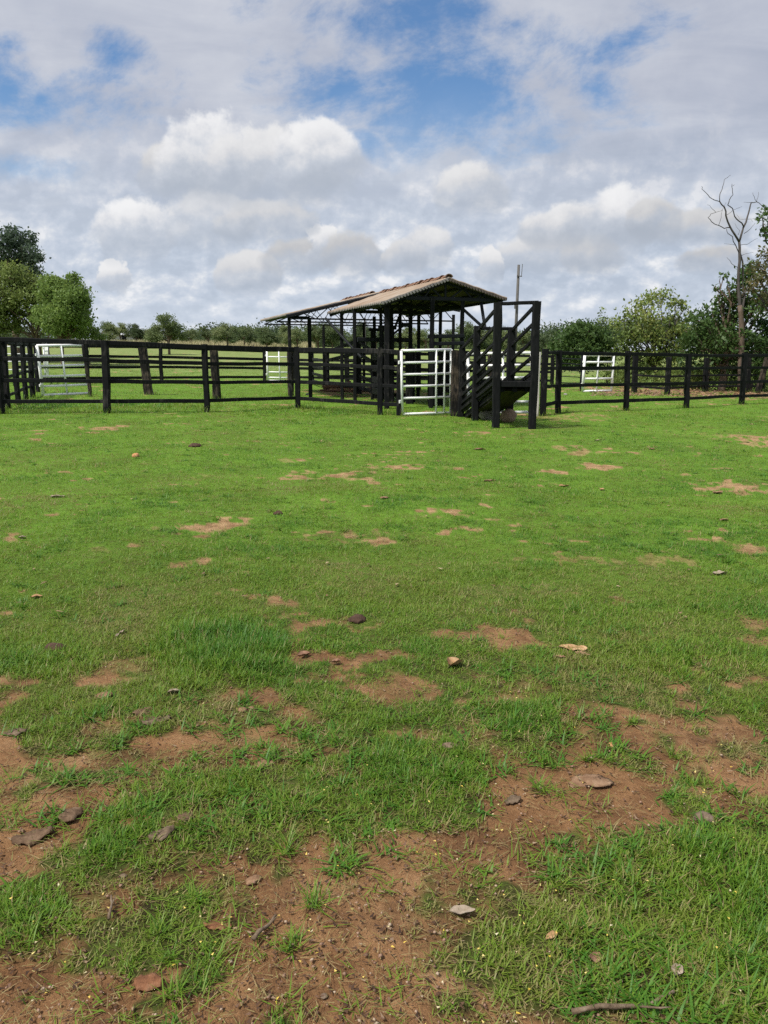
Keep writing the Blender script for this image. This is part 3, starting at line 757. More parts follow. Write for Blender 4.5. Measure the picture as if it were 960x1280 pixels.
bark(40, 1045, 46, 17, M_BARK, 'long brown bark flake at the grass edge, widest of the bark flakes', .55)
bark(88, 1023, 30, 16, M_BARK, 'broken brown bark flake next to the longest one', .8)
bark(170, 1030, 38, 15, M_BARKR, 'orange-brown curved bark flake in the grass', .4)
bark(202, 1048, 32, 15, M_BARKG, 'grey splintered bark flake below the orange-brown one', .5)
bark(186, 1231, 34, 18, M_BARKR, 'crumbly reddish bark flake on the dark soil at the front', .1)
bark(272, 1152, 34, 8, M_BARKR, 'thin reddish bark strip on bare soil', .1)
bark(640, 1002, 22, 8, M_BARKG, 'small grey bark strip at the head of the clay tongue', .3)
bark(195, 905, 34, 12, M_BARKG, 'pale brown bark flake on worn soil below the lush dark clump', .5)
bark(178, 893, 24, 12, M_BARK, 'short brown bark flake behind the pale brown one', 1.0)
bark(20, 918, 26, 9, M_BARKG, 'grey bark strip at the frame edge on worn grass', .1)
bark(232, 1028, 18, 12, M_BARK, 'square brown bark chip beside the orange-brown flake', .2)

lump('soil_clod', 445, 776, 22, M_CLODD, 'dark lumpy dung clod on the small bare patch', .6, .8, .3, .5)
lump('soil_clod', 69, 813, 25, M_CLODD, 'dark domed brown clod resting in the short grass', .6, .7, .1, .3)
lump('soil_clod', 243, 562, 15, M_CLODD, 'flat dark clod on the far lawn near the fence', .5, .7, .0, .35)
lump('soil_clod', 170, 572, 9, M_CLODO, 'bright orange clod on the far lawn', .9, .9, .3, .3)
lump('soil_clod', 347, 642, 11, M_CLODD, 'tiny dark clod in the middle lawn', .6, .8, .0, .4)
lump('soil_clod', 739, 976, 44, M_CLODT, 'flat tan clay lump at the top of the reddish clay tongue', .13, .6, .2, .75)
lump('soil_clod', 878, 1030, 25, M_CLODG, 'grey crusted clod in the thick front grass', .6, .8, .0, .45)
lump('soil_clod', 330, 958, 28, M_CLODT, 'flat tan stone-like clod in worn grass', .16, .7, .3, .3)
lump('soil_clod', 131, 873, 20, M_CLODT, 'tan crumb of clay on worn soil', .35, .7, .1, .4)
lump('soil_clod', 560, 939, 25, M_CLODG, 'greyish elongated dropping in the mid grass', .35, .42, -.05, .45)
lump('soil_clod', 317, 1093, 22, M_CLODT, 'brown chip of clay in front of the dense dark tuft', .35, .7, .5, .4)
lump('stone', 303, 891, 12, M_CLODT, 'small pale stone on worn soil, the bigger of a pair', .55, .8, .2, .2, 'pale stones on the soil', 'stone')
lump('stone', 314, 888, 8, M_CLODT, 'tiny pale stone touching the bigger pale one', .6, .9, .2, .2, 'pale stones on the soil', 'stone')
lump('stone', 764, 935, 10, M_CLODO, 'orange-tinged pebble at the edge of the wide dirt patch', .6, .8, .2, .2, 'pale stones on the soil', 'stone')
lump('stone', 405, 1241, 10, M_CLODG, 'grey pebble on the bare soil at the bottom edge', .5, .8, .2, .2, 'pale stones on the soil', 'stone')
lump('stone', 154, 1095, 10, M_CLODG, 'grey pebble at the foot of the grassy corner', .5, .8, .2, .2, 'pale stones on the soil', 'stone')
lump('stone', 885, 890, 7, M_CLODT, 'cream pebble in the wide dirt patch', .6, .8, .2, .2, 'pale stones on the soil', 'stone')
stick(714, 1266, 842, 1250, 6.5, 'thick curved brown stick lying in grass at the bottom edge', 'stick', .06)
stick(316, 1178, 345, 1150, 6, 'short pale twig with a leafy end on bare soil', 'twig', .02)
stick(136, 1156, 140, 1130, 4, 'thin whitish straw-like twig in the grassy corner', 'twig', .04)

# ------------------------------------------------------------------ fences
H0 = 1.75
def fence(name, label, cat, posts, fr, mat, pw=.15, rail=(.045, .088), top=(.07, .118), skip=(), group=None, posts_built=True, ext=None):
    """posts: (base px, base py, top py); fr: rail heights as shares of post height, last is the top"""
    P = []
    for q in posts:
        b = at(q[0], q[1]); t = pt(q[3] if len(q) > 3 else q[0], q[2], b.y); t.x = b.x + (t.x - b.x) * .25
        P.append((b, Vector((t.x, b.y, t.z))))
    org = P[0][0]; root = thing(name, org, label, cat, group)
    if posts_built:
        for (b, t) in P:
            mb = MB(); w = pw * random.uniform(.88, 1.12)
            lean = Vector((random.uniform(-.03, .03), random.uniform(-.04, .04), 0))
            timber(mb, b - Vector((0, 0, .25)), t + lean + Vector((0, 0, random.uniform(-.02, .04))), w, w * .9, 7, .010, .14); mb.build('post', mat, root)
    for i in range(len(P) - 1):
        if i in skip: continue
        (b0, t0), (b1, t1) = P[i], P[i + 1]
        for k, f in enumerate(fr):
            last = k == len(fr) - 1
            a = b0.lerp(t0, f) + Vector((0, 0, random.uniform(-.012, .012))); c = b1.lerp(t1, f) + Vector((0, 0, random.uniform(-.012, .012)))
            d = (c - a).normalized(); a = a - d * .02; c = c + d * .018
            off = Vector((0, random.uniform(-.012, .012), 0))
            w, h = top if last else rail
            mb = MB(); timber(mb, a + off, c + off, w, h * random.uniform(.9, 1.1), 5, .008, .16); mb.build('rail', mat, root)
    return root, P

FR = [.17, .445, .725, .965]
fence('rail_fence', 'long black four-rail front fence from the side pen to the white gate', 'fence', [(-130, 521, 417), (1, 517, 421), (134, 517, 425), (259, 515, 431), (373, 512, 434), (475, 519, 436), (499, 520, 437)], FR, M_BLACK)
fence('rail_fence', 'black four-rail front fence running from the pale post to the trees', 'fence', [(678, 519, 438), (697, 517, 438.5), (783, 514, 440), (858, 511, 441.5), (927, 507, 442), (1000, 504, 442), (1090, 500, 442)], FR, M_BLACK, top=(.06, .09))
fence('rail_fence', 'closely posted black side fence receding behind the leaning gate', 'fence', [(-20, 516, 420), (9, 511, 424), (23, 506, 425), (32, 500, 426), (41, 498, 427), (47.5, 491, 427)], [.2, .47, .745, .96], M_BLACK, .125, (.05, .08))
fence('rail_fence', 'thin black rail fence crossing the far side of the paddock', 'fence', [(20, 482, 428), (110, 480, 430), (202, 479, 432), (331, 478, 437), (367, 478, 438), (433, 479, 439), (520, 480, 441), (605, 481, 442), (690, 482, 444)], [.15, .43, .70, .95], M_BLACK, .17, (.05, .12), (.07, .13), skip=(3,))
fence('wire_fence', 'sagging thin-rail fence in front of the dark round bush', 'fence', [(696, 487, 443), (726, 489, 444)], [.2, .38, .56, .74, .9], M_BLACK2, .12, (.025, .04), (.03, .05))
fence('rail_fence', 'two-rail black fence standing under the dense trees', 'fence', [(793, 491, 444), (834, 494, 446), (881, 490, 447), (934, 491, 445), (953, 489, 446)], [.17, .48], M_BLACK, .2, (.05, .09), (.05, .09))

def lone_post(px, py, ty, label, mat=M_WORN, w=.2, name='fence_post', lean=0.0, grp='lone posts standing in the paddock'):
    b = at(px, py); t = pt(px, ty, b.y)
    mb = MB(); timber(mb, b - Vector((0, 0, .3)), Vector((b.x + lean, b.y, t.z)), w, w * .9, 7, .012, .14)
    o = mb.build(name, mat); o.data.transform(__import__('mathutils').Matrix.Translation(-b)); o.location = b
    return tag(o, label, 'post', grp)
lone_post(187, 495, 434, 'leaning black post without rails behind the widest fence span', w=.26, lean=-.14)
lone_post(272, 498, 435, 'stout black post without rails just behind a front fence post', w=.24, lean=-.06)
lone_post(114, 497, 431, 'slim black post the leaning white gate shuts against', w=.1, lean=-.12)
lone_post(364, 494, 437, 'black post hidden close behind a front fence post beside the small far gate', w=.2)
lone_post(569, 519, 438, 'heavy black latch post on the hinge-free side of the white gate', w=.24)
lone_post(580, 514, 442, 'heavy black post between the latch post and the ramp', w=.24)
lone_post(613, 511, 439, 'broad black post seen through the ramp rails', w=.22)
lone_post(670, 519, 440, 'whitewashed post beside the loading ramp', M_PALEWOOD, .13)
lone_post(881.5, 489, 447, 'thick twin post beside the brown trunk under the dense trees', w=.2, lean=.04)
lone_post(945, 492, 447, 'slanting dark post at the end of the two-rail fence', w=.2, lean=.35)

def post_grass():
    B = []
    for o in bpy.data.objects:
        if o.type == 'MESH' and o.name.split('.')[0] in ('post', 'fence_post') and len(o.data.vertices):
            org = o.parent.location if o.parent else o.location
            v = [w.co + org for w in o.data.vertices]; zl = min(w.z for w in v); c = [w for w in v if w.z < zl + .05]
            B.append(sum(c, Vector()) / len(c))
    B = np.array([[b.x, b.y] for b in B]); k = 46
    x = np.repeat(B[:, 0], k); y = np.repeat(B[:, 1], k); n = len(x); a = rng.random(n) * 6.28; r = rng.uniform(.07, .32, n)
    x = x + np.cos(a) * r; y = y + np.sin(a) * r
    blades('post_foot_grass', x, y, rng.uniform(.08, .26, n), rng.uniform(.008, .014, n), np.clip(rng.normal(.6, .2, n), .1, 1), rng.uniform(.05, .7, n), rng.uniform(0, .6, n), 2, M_GRASS, 'uncut grass standing around the feet of the fence posts')
post_grass()

# ------------------------------------------------------------------ white gates
def gate(label, TL, TR, BR, BL, YL, YR, hs, vs_, r=.032, full=True, thick=None):
    tl, bl = pt(*TL, YL), pt(*BL, YL); tr, br = pt(*TR, YR), pt(*BR, YR)
    root = thing('steel_gate', bl.lerp(br, .5), label, 'gate', 'white tubular cattle gates')
    f = MB()
    tube(f, [tl, tr], r); tube(f, [bl, br], r); tube(f, [tl, bl], r * 1.15); tube(f, [tr, br], r * 1.15)
    f.build('gate_frame', M_WHITE, root, True)
    for k in hs:
        m = MB(); a, b = tl.lerp(bl, k), tr.lerp(br, k); mid = a.lerp(b, .5) + Vector((0, 0, -.006)); tube(m, [a, mid, b], r * .9); m.build('gate_bar', M_WHITE, root, True)
    for k in vs_:
        m = MB(); n = Vector((0, -.012, 0)); tube(m, [tl.lerp(tr, k) + n, bl.lerp(br, k) + n], r * .8); m.build('gate_upright', M_WHITE, root, True)
    for k in (.18, .8):
        m = MB(); p = tl.lerp(bl, k); d = (tr - tl).normalized(); timber(m, p - d * .08, p + d * .01, .05, .08, 1, 0); m.build('hinge', M_WHITE, root)
    return root
yl, yr = at(499, 520).y - .02, at(569, 518.5).y + .05
gate('closed white gate beside the loading ramp, brightest and largest', (501.5, 438.5), (564, 437), (563.5, 516), (502.5, 517.6), yl, yr, [.185, .37, .555, .745], [.69, .86], .034)
gate('white gate seen through the loading ramp, mostly hidden by its timbers', (585, 442), (665, 441), (665, 515), (585.5, 516), 19.2, 18.2, [.2, .41, .6, .82], [.56], .034)
gate('crooked white gate hanging askew off the side fence', (46, 432), (104, 431.5), (112, 491.5), (54, 494), 24.5, 25.6, [.21, .41, .62, .82], [.51], .042)
gate('narrow white gate seen edge-on beside the crooked one', (54, 427), (59, 428), (60, 470), (57, 474), 33, 36.5, [.25, .5, .75], [.5], .035)
gate('distant white gate in the thin far fence', (333.5, 437.5), (363, 438), (365, 476), (335, 475.5), 35.2, 35.6, [.22, .5, .72, .9], [.5], .036)
gate('white gate leaning before the dark round bush', (731, 444), (767, 444), (764.5, 488.5), (728, 489), 33.0, 33.6, [.19, .40, .65], [.47], .05)
gate('white far gate glimpsed between the side fence posts', (-22, 433), (36, 433.5), (36, 474), (-22, 475), 34, 34.5, [.22, .45, .7], [.5], .034)

# ------------------------------------------------------------------ shed
def build_shed():
    U_ = Vector((-.33, .944, 0)).normalized(); W_ = Vector((U_.y, -U_.x, 0))
    root = thing('cattle_shed', gp(1.2, 24), 'open-sided cattle shed with tan sheet roof in two stepped sections', 'shed')
    def slab(name, fn, nu, nv, mats, wave, thick=.035, teeth=True):
        """fn(u,v): u along ridge, v down slope"""
        vs = []; fs = []
        for side in (0, 1):
            for i in range(nu + 1):
                for j in range(nv + 1):
                    p = fn(i / nu, j / nv)
                    h = .028 * math.sin(2 * math.pi * i / nu * wave)
                    step = .018 * (1 - (j / nv * 4) % 1)
                    vs.append(p + Vector((0, 0, h + (step if side == 0 else step - thick))))
        k = nv + 1; off = (nu + 1) * k; up = []; dn = []
        for i in range(nu):
            for j in range(nv):
                q = (i * k + j, (i + 1) * k + j, (i + 1) * k + j + 1, i * k + j + 1)
                up.append(q); dn.append(tuple(off + m for m in q[::-1]))
        ed = []
        for i in range(nu):
            ed.append((i * k, off + i * k, off + (i + 1) * k, (i + 1) * k)); ed.append((i * k + nv, (i + 1) * k + nv, off + (i + 1) * k + nv, off + i * k + nv))
        for j in range(nv):
            ed.append((j, j + 1, off + j + 1, off + j)); ed.append((nu * k + j, off + nu * k + j, off + nu * k + j + 1, nu * k + j + 1))
        mb = MB(); mb.add(vs, up + dn + ed); o = mb.build(name, list(mats), root)
        mi = np.zeros(len(o.data.polygons), dtype=np.int32); mi[len(up):] = 1
        o.data.polygons.foreach_set('material_index', mi)
        return o
    def bil(a, b, c, d): return lambda u, v: (a.lerp(b, u)).lerp(d.lerp(c, u), v)
    # front section: ridge P-Rk, eaves
    Pk = Vector((1.75, 21.54, 3.59)); Rk = Pk + U_ * 5.6
    A = Pk - W_ * 1.92; A.z = 2.92; B = A + U_ * 5.5; B.z = 2.93
    C = Pk + W_ * 1.78; C.z = 3.1; Dv = C + U_ * 5.6; Dv.z = 3.05
    o = slab('roof_sheet', bil(Pk, Rk, B, A), 200, 16, (M_ROOF, M_ROOFUNDER), 32); o['label'] = 'tan stained front slope'
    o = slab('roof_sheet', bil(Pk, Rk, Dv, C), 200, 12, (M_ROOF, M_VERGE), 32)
    # rear section
    Pr = Vector((-.10, 26.75, 3.63)); Ar = Pr - W_ * 3.25; Ar.z = 2.86; Cr = Pr + W_ * 2.9; Cr.z = 3.16
    L2 = 4.7; E = lambda v: v + U_ * L2
    o = slab('roof_sheet', bil(Pr, E(Pr), E(Ar), Ar), 150, 14, (M_ROOF2, M_ROOFUNDER), 28); o['label'] = 'paler rear slope with a dark front edge'
    slab('roof_sheet', bil(Pr, E(Pr), E(Cr), Cr), 150, 12, (M_ROOF2, M_ROOFUNDER), 28)
    # ridge tiles
    def ridge(a, b, n):
        for i in range(n):
            m = MB(); p = a.lerp(b, i / n) + Vector((random.uniform(-.02, .02), 0, .035 + random.uniform(-.01, .025))); q = a.lerp(b, (i + 1.12) / n) + Vector((random.uniform(-.02, .02), 0, .02))
            s, u = basis(q - p); vs = []; fs = []
            for t, (c, r) in enumerate(((p, .115), (q, .095))):
                for rr in (r, r - .025):
                    for k in range(9):
                        an = math.pi * k / 8; vs.append(c + s * math.cos(an) * rr + u * (math.sin(an) * rr * .75 - .02))
            for k in range(8):
                fs += [(k, k + 1, 18 + k + 1, 18 + k), (9 + k, 27 + k, 27 + k + 1, 9 + k + 1), (k, 9 + k, 9 + k + 1, k + 1), (18 + k, 18 + k + 1, 27 + k + 1, 27 + k)]
            m.add(vs, fs); m.build('ridge_tile', M_CLAY, root)
    ridge(Pk, Rk, 15); ridge(Pr + U_ * .9, E(Pr), 9)
    # verge: short tile ends along the front gable edges and fascia boards
    for (a, b) in ((Pk, A), (Pk, C)):
        m = MB(); n = int((b - a).length / .09)
        for i in range(n):
            p = a.lerp(b, (i + .5) / n); r = .034
            tube(m, [p - U_ * .02 + Vector((0, 0, -.045)), p + U_ * .3 + Vector((0, 0, -.04))], r, 6)
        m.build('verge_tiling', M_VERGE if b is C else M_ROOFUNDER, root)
    m = MB(); timber(m, Pr - U_ * .04 + Vector((0, 0, -.07)), Ar - U_ * .04 + Vector((0, 0, -.07)), .05, .10, 3, .003); m.build('fascia_board', M_BLACK2, root)
    m = MB(); timber(m, Pr - U_ * .04 + Vector((0, 0, -.07)), Cr - U_ * .04 + Vector((0, 0, -.07)), .05, .10, 3, .003); m.build('fascia_board', M_BLACK2, root)
    # trusses: bottom chord, king post, diagonals
    def member(name, a, b, w=.07, t=.09, mat=M_BLACK2, seg=2): m = MB(); timber(m, a, b, w, t, seg, .003); return m.build(name, mat, root)
    def on(a, b, s): return a.lerp(b, s) + Vector((0, 0, -.09))
    def truss(pk, le, ri, t, z, king=True, w=.06):
        o = U_ * t; pk = pk + o; le = le + o; ri = ri + o
        zz = .02; member('rafter', on(pk, le, 0), on(pk, le, .98), w, .1); member('rafter', on(pk, ri, 0.0), on(pk, ri, .98), w, .1)
        # chord meets rafters at height z
        sl = (pk.z - .12 - z) / max(pk.z - le.z, .01); sr = (pk.z - .12 - z) / max(pk.z - ri.z, .01)
        a = on(pk, le, min(sl, .96)); b = on(pk, ri, min(sr, .96)); a.z = b.z = z
        member('tie_beam', a, b, w + .015, .11)
        c = pk.copy(); c.z = z
        member('king_post', Vector((c.x, c.y, z)), on(pk, le, 0), w, .07)
        for (q, e) in ((le, a), (ri, b)):
            for s0, s1 in ((.08, .36), (.55, .36), (.55, .78)):
                f = c.lerp(e, s0); g = on(pk, q, s1 * min(sl if q is le else sr, .96)); member('truss_web', f, g, .045, .05, M_BLACK2, 1)
    truss(Pk, A, C, .22, 3.06); truss(Pk, A, C, 2.8, 3.0); truss(Pk, A, C, 5.3, 2.98)
    # rear lattice trusses
    def lattice(t):
        o = U_ * t; l = Ar + o; p = Pr + o; r = Cr + o; zb = 2.74
        a = l.lerp(p, .06); a.z = zb; b = r.copy(); b = p.lerp(r, .95); b.z = zb
        member('tie_beam', a, b, .05, .05)
        n = 14; pts = []
        for i in range(n + 1):
            q = a.lerp(b, i / n)
            if i % 2: 
                s = (q - p).dot(W_); z = p.z - (p.z - l.z) * (-s / 3.25) if s < 0 else p.z - (p.z - r.z) * (s / 2.9)
                q = Vector((q.x, q.y, z - .1))
            pts.append(q)
        m = MB(); tube(m, pts, .02, 5); m.build('lattice_web', M_BLACK2, root)
    lattice(.15); lattice(2.5); lattice(4.9)
    # purlins
    for s in (.3, .62, .93):
        member('purlin', Pk.lerp(A, s) + U_ * .05 + Vector((0, 0, -.08)), Rk.lerp(B, s) + Vector((0, 0, -.08)), .05, .07); 
        member('purlin', Pk.lerp(C, s) + U_ * .05 + Vector((0, 0, -.08)), Rk.lerp(Dv, s) + Vector((0, 0, -.08)), .05, .07)
        member('purlin', Pr.lerp(Ar, s) + Vector((0, 0, -.07)), E(Pr).lerp(E(Ar), s) + Vector((0, 0, -.07)), .05, .07)
        member('purlin', Pr.lerp(Cr, s) + Vector((0, 0, -.07)), E(Pr).lerp(E(Cr), s) + Vector((0, 0, -.07)), .05, .07)
    # posts: (px, depth, top z, width)
    def post(px, Y, z, w=.15):
        w *= .72
        x = (px - 480) / F * (Y * cp) if False else pt(px, 446, Y).x
        b = gp(x, Y); m = MB(); timber(m, b - Vector((0, 0, .3)), Vector((x, Y, z)), w, w, 5, .006, .12); m.build('shed_post', M_BLACK, root); return Vector((x, Y, z))
    p577 = post(577, 21.95, 3.08); p540 = post(539.5, 21.6, 3.08, .17); p482 = post(483.5, 21.35, 2.9, .2); post(476, 23.5, 2.95, .13); p427 = post(427.5, 25.1, 2.88, .15)
    post(500, 24.3, 2.98, .14); post(513, 24.5, 2.98, .17); post(550, 24.7, 3.0, .14); post(523, 27.0, 2.9, .16); p443 = post(443.5, 23.4, 2.88, .15); post(468, 26.8, 2.85, .15)
    post(489, 24.2, 2.95, .17); p387 = post(387.5, 26.6, 2.8, .17); p361 = post(362.5, 26.1, 2.78, .14); post(566, 27.6, 2.95, .14); post(455, 31.0, 2.8, .14); post(512, 32, 2.85, .14); post(405, 31.5, 2.75, .14)
    # braces
    member('brace', pt(407, 398, 25.6), pt(452, 447, 23.8), .07, .07); member('brace', Vector(p577) + Vector((.02, 0, -.28)), pt(606, 411, 21.9), .07, .08)
    member('brace', pt(601.5, 379, 22.2), pt(606.5, 411, 21.9), .08, .09); member('brace', pt(493, 411, 24.2), pt(503, 386, 24.4), .06, .06); member('brace', pt(484, 424, 24.2), pt(503, 408, 24.3), .06, .06)
    member('cross_beam', pt(535, 421, 21.6), pt(580, 420, 21.9), .08, .10); member('cross_beam', pt(537, 430, 21.6), pt(580, 429, 21.9), .08, .10)
    member('cross_beam', pt(447, 424.5, 24), pt(514, 425, 24.5), .10, .13); member('cross_beam', pt(499, 407, 24.3), pt(513, 407, 24.5), .07, .09)
    member('cross_beam', Vector(p427), Vector(p482), .07, .09); member('cross_beam', Vector(p361), Vector(p387), .07, .09)
build_shed()

# ------------------------------------------------------------------ cattle race and squeeze pen under the shed
fence('cattle_race', 'low black cattle race of stout posts leading under the shed', 'cattle race', [(389, 480, 436), (408, 487, 437), (448, 492, 421), (469, 497, 438), (487, 500, 436), (514, 503, 436)], [.12, .32, .52, .72, .93], M_BLACK, .26, (.06, .12))
fence('cattle_race', 'rear row of the cattle race in the shade of the shed', 'cattle race', [(434, 479, 440), (478, 485, 438), (523, 488, 438), (560, 492, 440), (603, 494, 440)], [.15, .35, .55, .75, .93], M_BLACK, .22, (.06, .11))
fence('cattle_race', 'short black side pen just behind the closed white gate', 'cattle race', [(512, 506, 438), (540, 509, 436), (551, 508, 436), (580, 506, 438)], [.16, .36, .56, .76, .95], M_BLACK, .24, (.06, .11), skip=(0,))
def squeeze():
    b = at(484, 503); root = thing('squeeze_pen', b, 'tall narrow black squeeze pen with vertical boards below the roof', 'squeeze pen')
    u = Vector((-.2, .98, 0)).normalized(); w = Vector((u.y, -u.x, 0))
    for sx in (-1, 1):
        for t in (0, 1.6):
            m = MB(); q = b + w * .17 * sx + u * t; timber(m, q - Vector((0, 0, .2)), q + Vector((0, 0, 2.3)), .10, .10, 4, .004); m.build('corner_post', M_BLACK, root)
        for k in range(4):
            m = MB(); z = Vector((0, 0, .3 + .36 * k)); timber(m, b + w * .17 * sx + z + u * .061, b + w * .17 * sx + u * 1.539 + z, .05, .2, 2, .004); m.build('side_board', M_BLACK, root)
    for t in (0, 1.6):
        m = MB(); timber(m, b - w * .28 + u * t + Vector((0, 0, 2.25)), b + w * .28 + u * t + Vector((0, 0, 2.25)), .1, .1, 1, 0); m.build('head_beam', M_BLACK, root)
    m = MB(); timber(m, b + u * .2 + Vector((0, 0, .1)), b + u * .2 + Vector((0, 0, 1.4)), .22, .05, 2, .003); m.build('sliding_door', M_BLACK, root)
squeeze()
def plank_pile():
    b = at(425, 489); root = thing('plank_pile', b, 'low pile of reddish brown boards on the ground beneath the shed', 'planks')
    for k, (dx, dy, dz, L, a) in enumerate([(0, 0, .05, 1.6, .05), (.1, .1, .13, 1.5, -.04), (-.05, -.1, .21, 1.3, .1), (.9, .15, .05, 1.2, .2), (.2, -.3, .05, 1.5, -.1), (.9, .0, .13, .9, -.15)]):
        m = MB(); c = b + Vector((dx, dy, dz)); d = Vector((math.cos(a), math.sin(a), 0)) * L / 2; timber(m, c - d, c + d, .16, .07, 2, .004, .1); m.build('board', M_BROWN, root)
plank_pile()
lone_post(437, 490, 476, 'short brown stump post beside the board pile', M_BROWN, .12, grp='lone posts standing in the paddock')

# ------------------------------------------------------------------ loading ramp
def build_ramp():
    A = gp(2.33, 16.05); B = gp(3.08, 16.0); A2 = gp(1.92, 19.25); B2 = gp(2.74, 19.3)
    root = thing('loading_ramp', A.lerp(B2, .5), 'black timber cattle loading ramp with slanting side rails', 'loading ramp')
    def tm(name, a, b, w, t, seg=4, j=.008, up=None): m = MB(); timber(m, a, b, w, t, seg, j, .14, up); return m.build(name, M_BLACK, root)
    z = lambda v: Vector((0, 0, v))
    zA, zB = 2.58, 2.60
    gA = A.z
    C = A.lerp(A2, .545); D = B.lerp(B2, .56)
    tm('corner_post', A - z(.3), Vector((A.x - .03, A.y, zA)), .16, .155, 8, .014); tm('corner_post', B - z(.3), Vector((B.x + .0, B.y, zB)), .155, .15, 8, .014)
    tm('corner_post', C - z(.3), Vector((C.x, C.y, 2.19)), .155, .15, 7, .012); tm('corner_post', D - z(.3), Vector((D.x, D.y, 2.16)), .17, .17, 7, .012)
    tm('corner_post', A2 - z(.3), Vector((A2.x, A2.y, 1.72)), .16, .16, 5, .01); tm('corner_post', B2 - z(.3), Vector((B2.x, B2.y, 1.72)), .16, .16, 5, .01)
    tm('cross_bar', Vector((A.x - .02, A.y, 2.56)), Vector((B.x + .03, B.y, 2.58)), .09, .07); tm('cross_bar', C.lerp(C, 0) + z(2.13 - C.z), Vector((D.x, D.y, 2.13)), .08, .07)
    # floor
    Fz0, Fz1 = 1.0, .12
    fa = Vector((A.x + .09, A.y + .02, Fz0)); fb = Vector((B.x - .08, B.y + .02, Fz0)); ra = Vector((A2.x + .08, A2.y, Fz1)); rb = Vector((B2.x - .08, B2.y, Fz1))
    knee = .18
    n = 17
    for i in range(n):
        u0, u1 = i / n, (i + .93) / n
        a0, b0, a1, b1 = fa.lerp(ra, u0), fb.lerp(rb, u0), fa.lerp(ra, u1), fb.lerp(rb, u1)
        m = MB(); d = Vector((0, 0, -.05))
        m.add([a0, b0, b1, a1, a0 + d, b0 + d, b1 + d, a1 + d], [(0, 1, 2, 3), (7, 6, 5, 4), (0, 4, 5, 1), (1, 5, 6, 2), (2, 6, 7, 3), (3, 7, 4, 0)]); m.build('floor_plank', M_BLACK, root)
    for k in (.06, .5, .94):
        tm('floor_joist', fa.lerp(fb, k) + Vector((0, .06, -.13)), ra.lerp(rb, k) + z(-.07), .1, .15, 3, .004)
    tm('landing_board', fa + Vector((-.02, -.03, -.045)), fb + Vector((.02, -.03, -.045)), .06, .12, 2, .003)
    # underside sheeting, bellied
    m = MB(); vs = []; nu = 8
    for i in range(nu + 1):
        u = i / nu; s = -.17 - .05 * math.sin(math.pi * min(1, u * 1.15)); s *= (1 - .75 * u ** 3)
        for k in (.04, .96):
            p = fa.lerp(fb, k).lerp(ra.lerp(rb, k), u * .97 + .015); vs.append(p + z(s)); 
    for i in range(nu + 1):
        u = i / nu; s = -.17 - .05 * math.sin(math.pi * min(1, u * 1.15)); s *= (1 - .75 * u ** 3)
        for k in (.04, .96):
            p = fa.lerp(fb, k).lerp(ra.lerp(rb, k), u * .97 + .015); vs.append(p + z(s + .03))
    o = (nu + 1) * 2; fs = []
    for i in range(nu):
        q = (2 * i, 2 * i + 1, 2 * i + 3, 2 * i + 2); fs += [q, tuple(o + x for x in q[::-1]), (2 * i, 2 * i + 2, o + 2 * i + 2, o + 2 * i), (2 * i + 1, o + 2 * i + 1, o + 2 * i + 3, 2 * i + 3)]
    m.add(vs, fs); m.build('under_board', M_BROWN_DARK, root)
    # side rails
    rise = .25
    for (p, q, t) in ((A, A2, 2.52), (B, B2, 2.55)):
        sgn = -1 if p is A else 1
        for k in ((0, 1, 2, 2.85, 3.45, 4.0, 4.45) if p is A else range(5)):
            za = t - .335 * k; zb = max(za - (p - q).length * rise, .2)
            tm('side_rail', Vector((p.x + .0, p.y, za)), Vector((q.x, q.y, zb)), .05, .078, 5, .006)
        tm('kick_board', Vector((p.x - sgn * .03, p.y + .05, 1.02)), Vector((q.x - sgn * .03, q.y, .24)), .04, .2, 3, .004)
M_BROWN_DARK = mat_timber('dark_brown_board', (.02, .017, .014), (.045, .036, .03), (.09, .075, .06), .6)
build_ramp()
lump('rock', 609, 524, 20, M_ROCK, 'grey rock under the loading ramp', .95, .8, .2, .3, 'rocks under the loading ramp', 'rock', .1)
lump('rock', 635, 528, 20, M_ROCKB, 'brown blocky rock beneath the landing of the ramp', .9, .8, .1, .3, 'rocks under the loading ramp', 'rock', .1)
lump('rock', 605, 518, 13, M_ROCK, 'pale smaller rock behind the grey rock under the ramp', .9, .8, .2, .3, 'rocks under the loading ramp', 'rock', .1)
lump('rock', 575, 518, 9, M_ROCKB, 'little brown stone at the foot of the latch post', .8, .8, .2, .3, 'rocks under the loading ramp', 'rock', .1)
lump('stone', 386, 493.5, 8, M_ROCK, 'pale stone on the grass just inside the front fence', .5, .8, .2, .3, 'pale stones inside the paddock', 'stone')
lump('stone', 707, 493, 5, M_ROCK, 'small white stone on grass inside the paddock before the round bush', .7, .8, .2, .3, 'pale stones inside the paddock', 'stone')

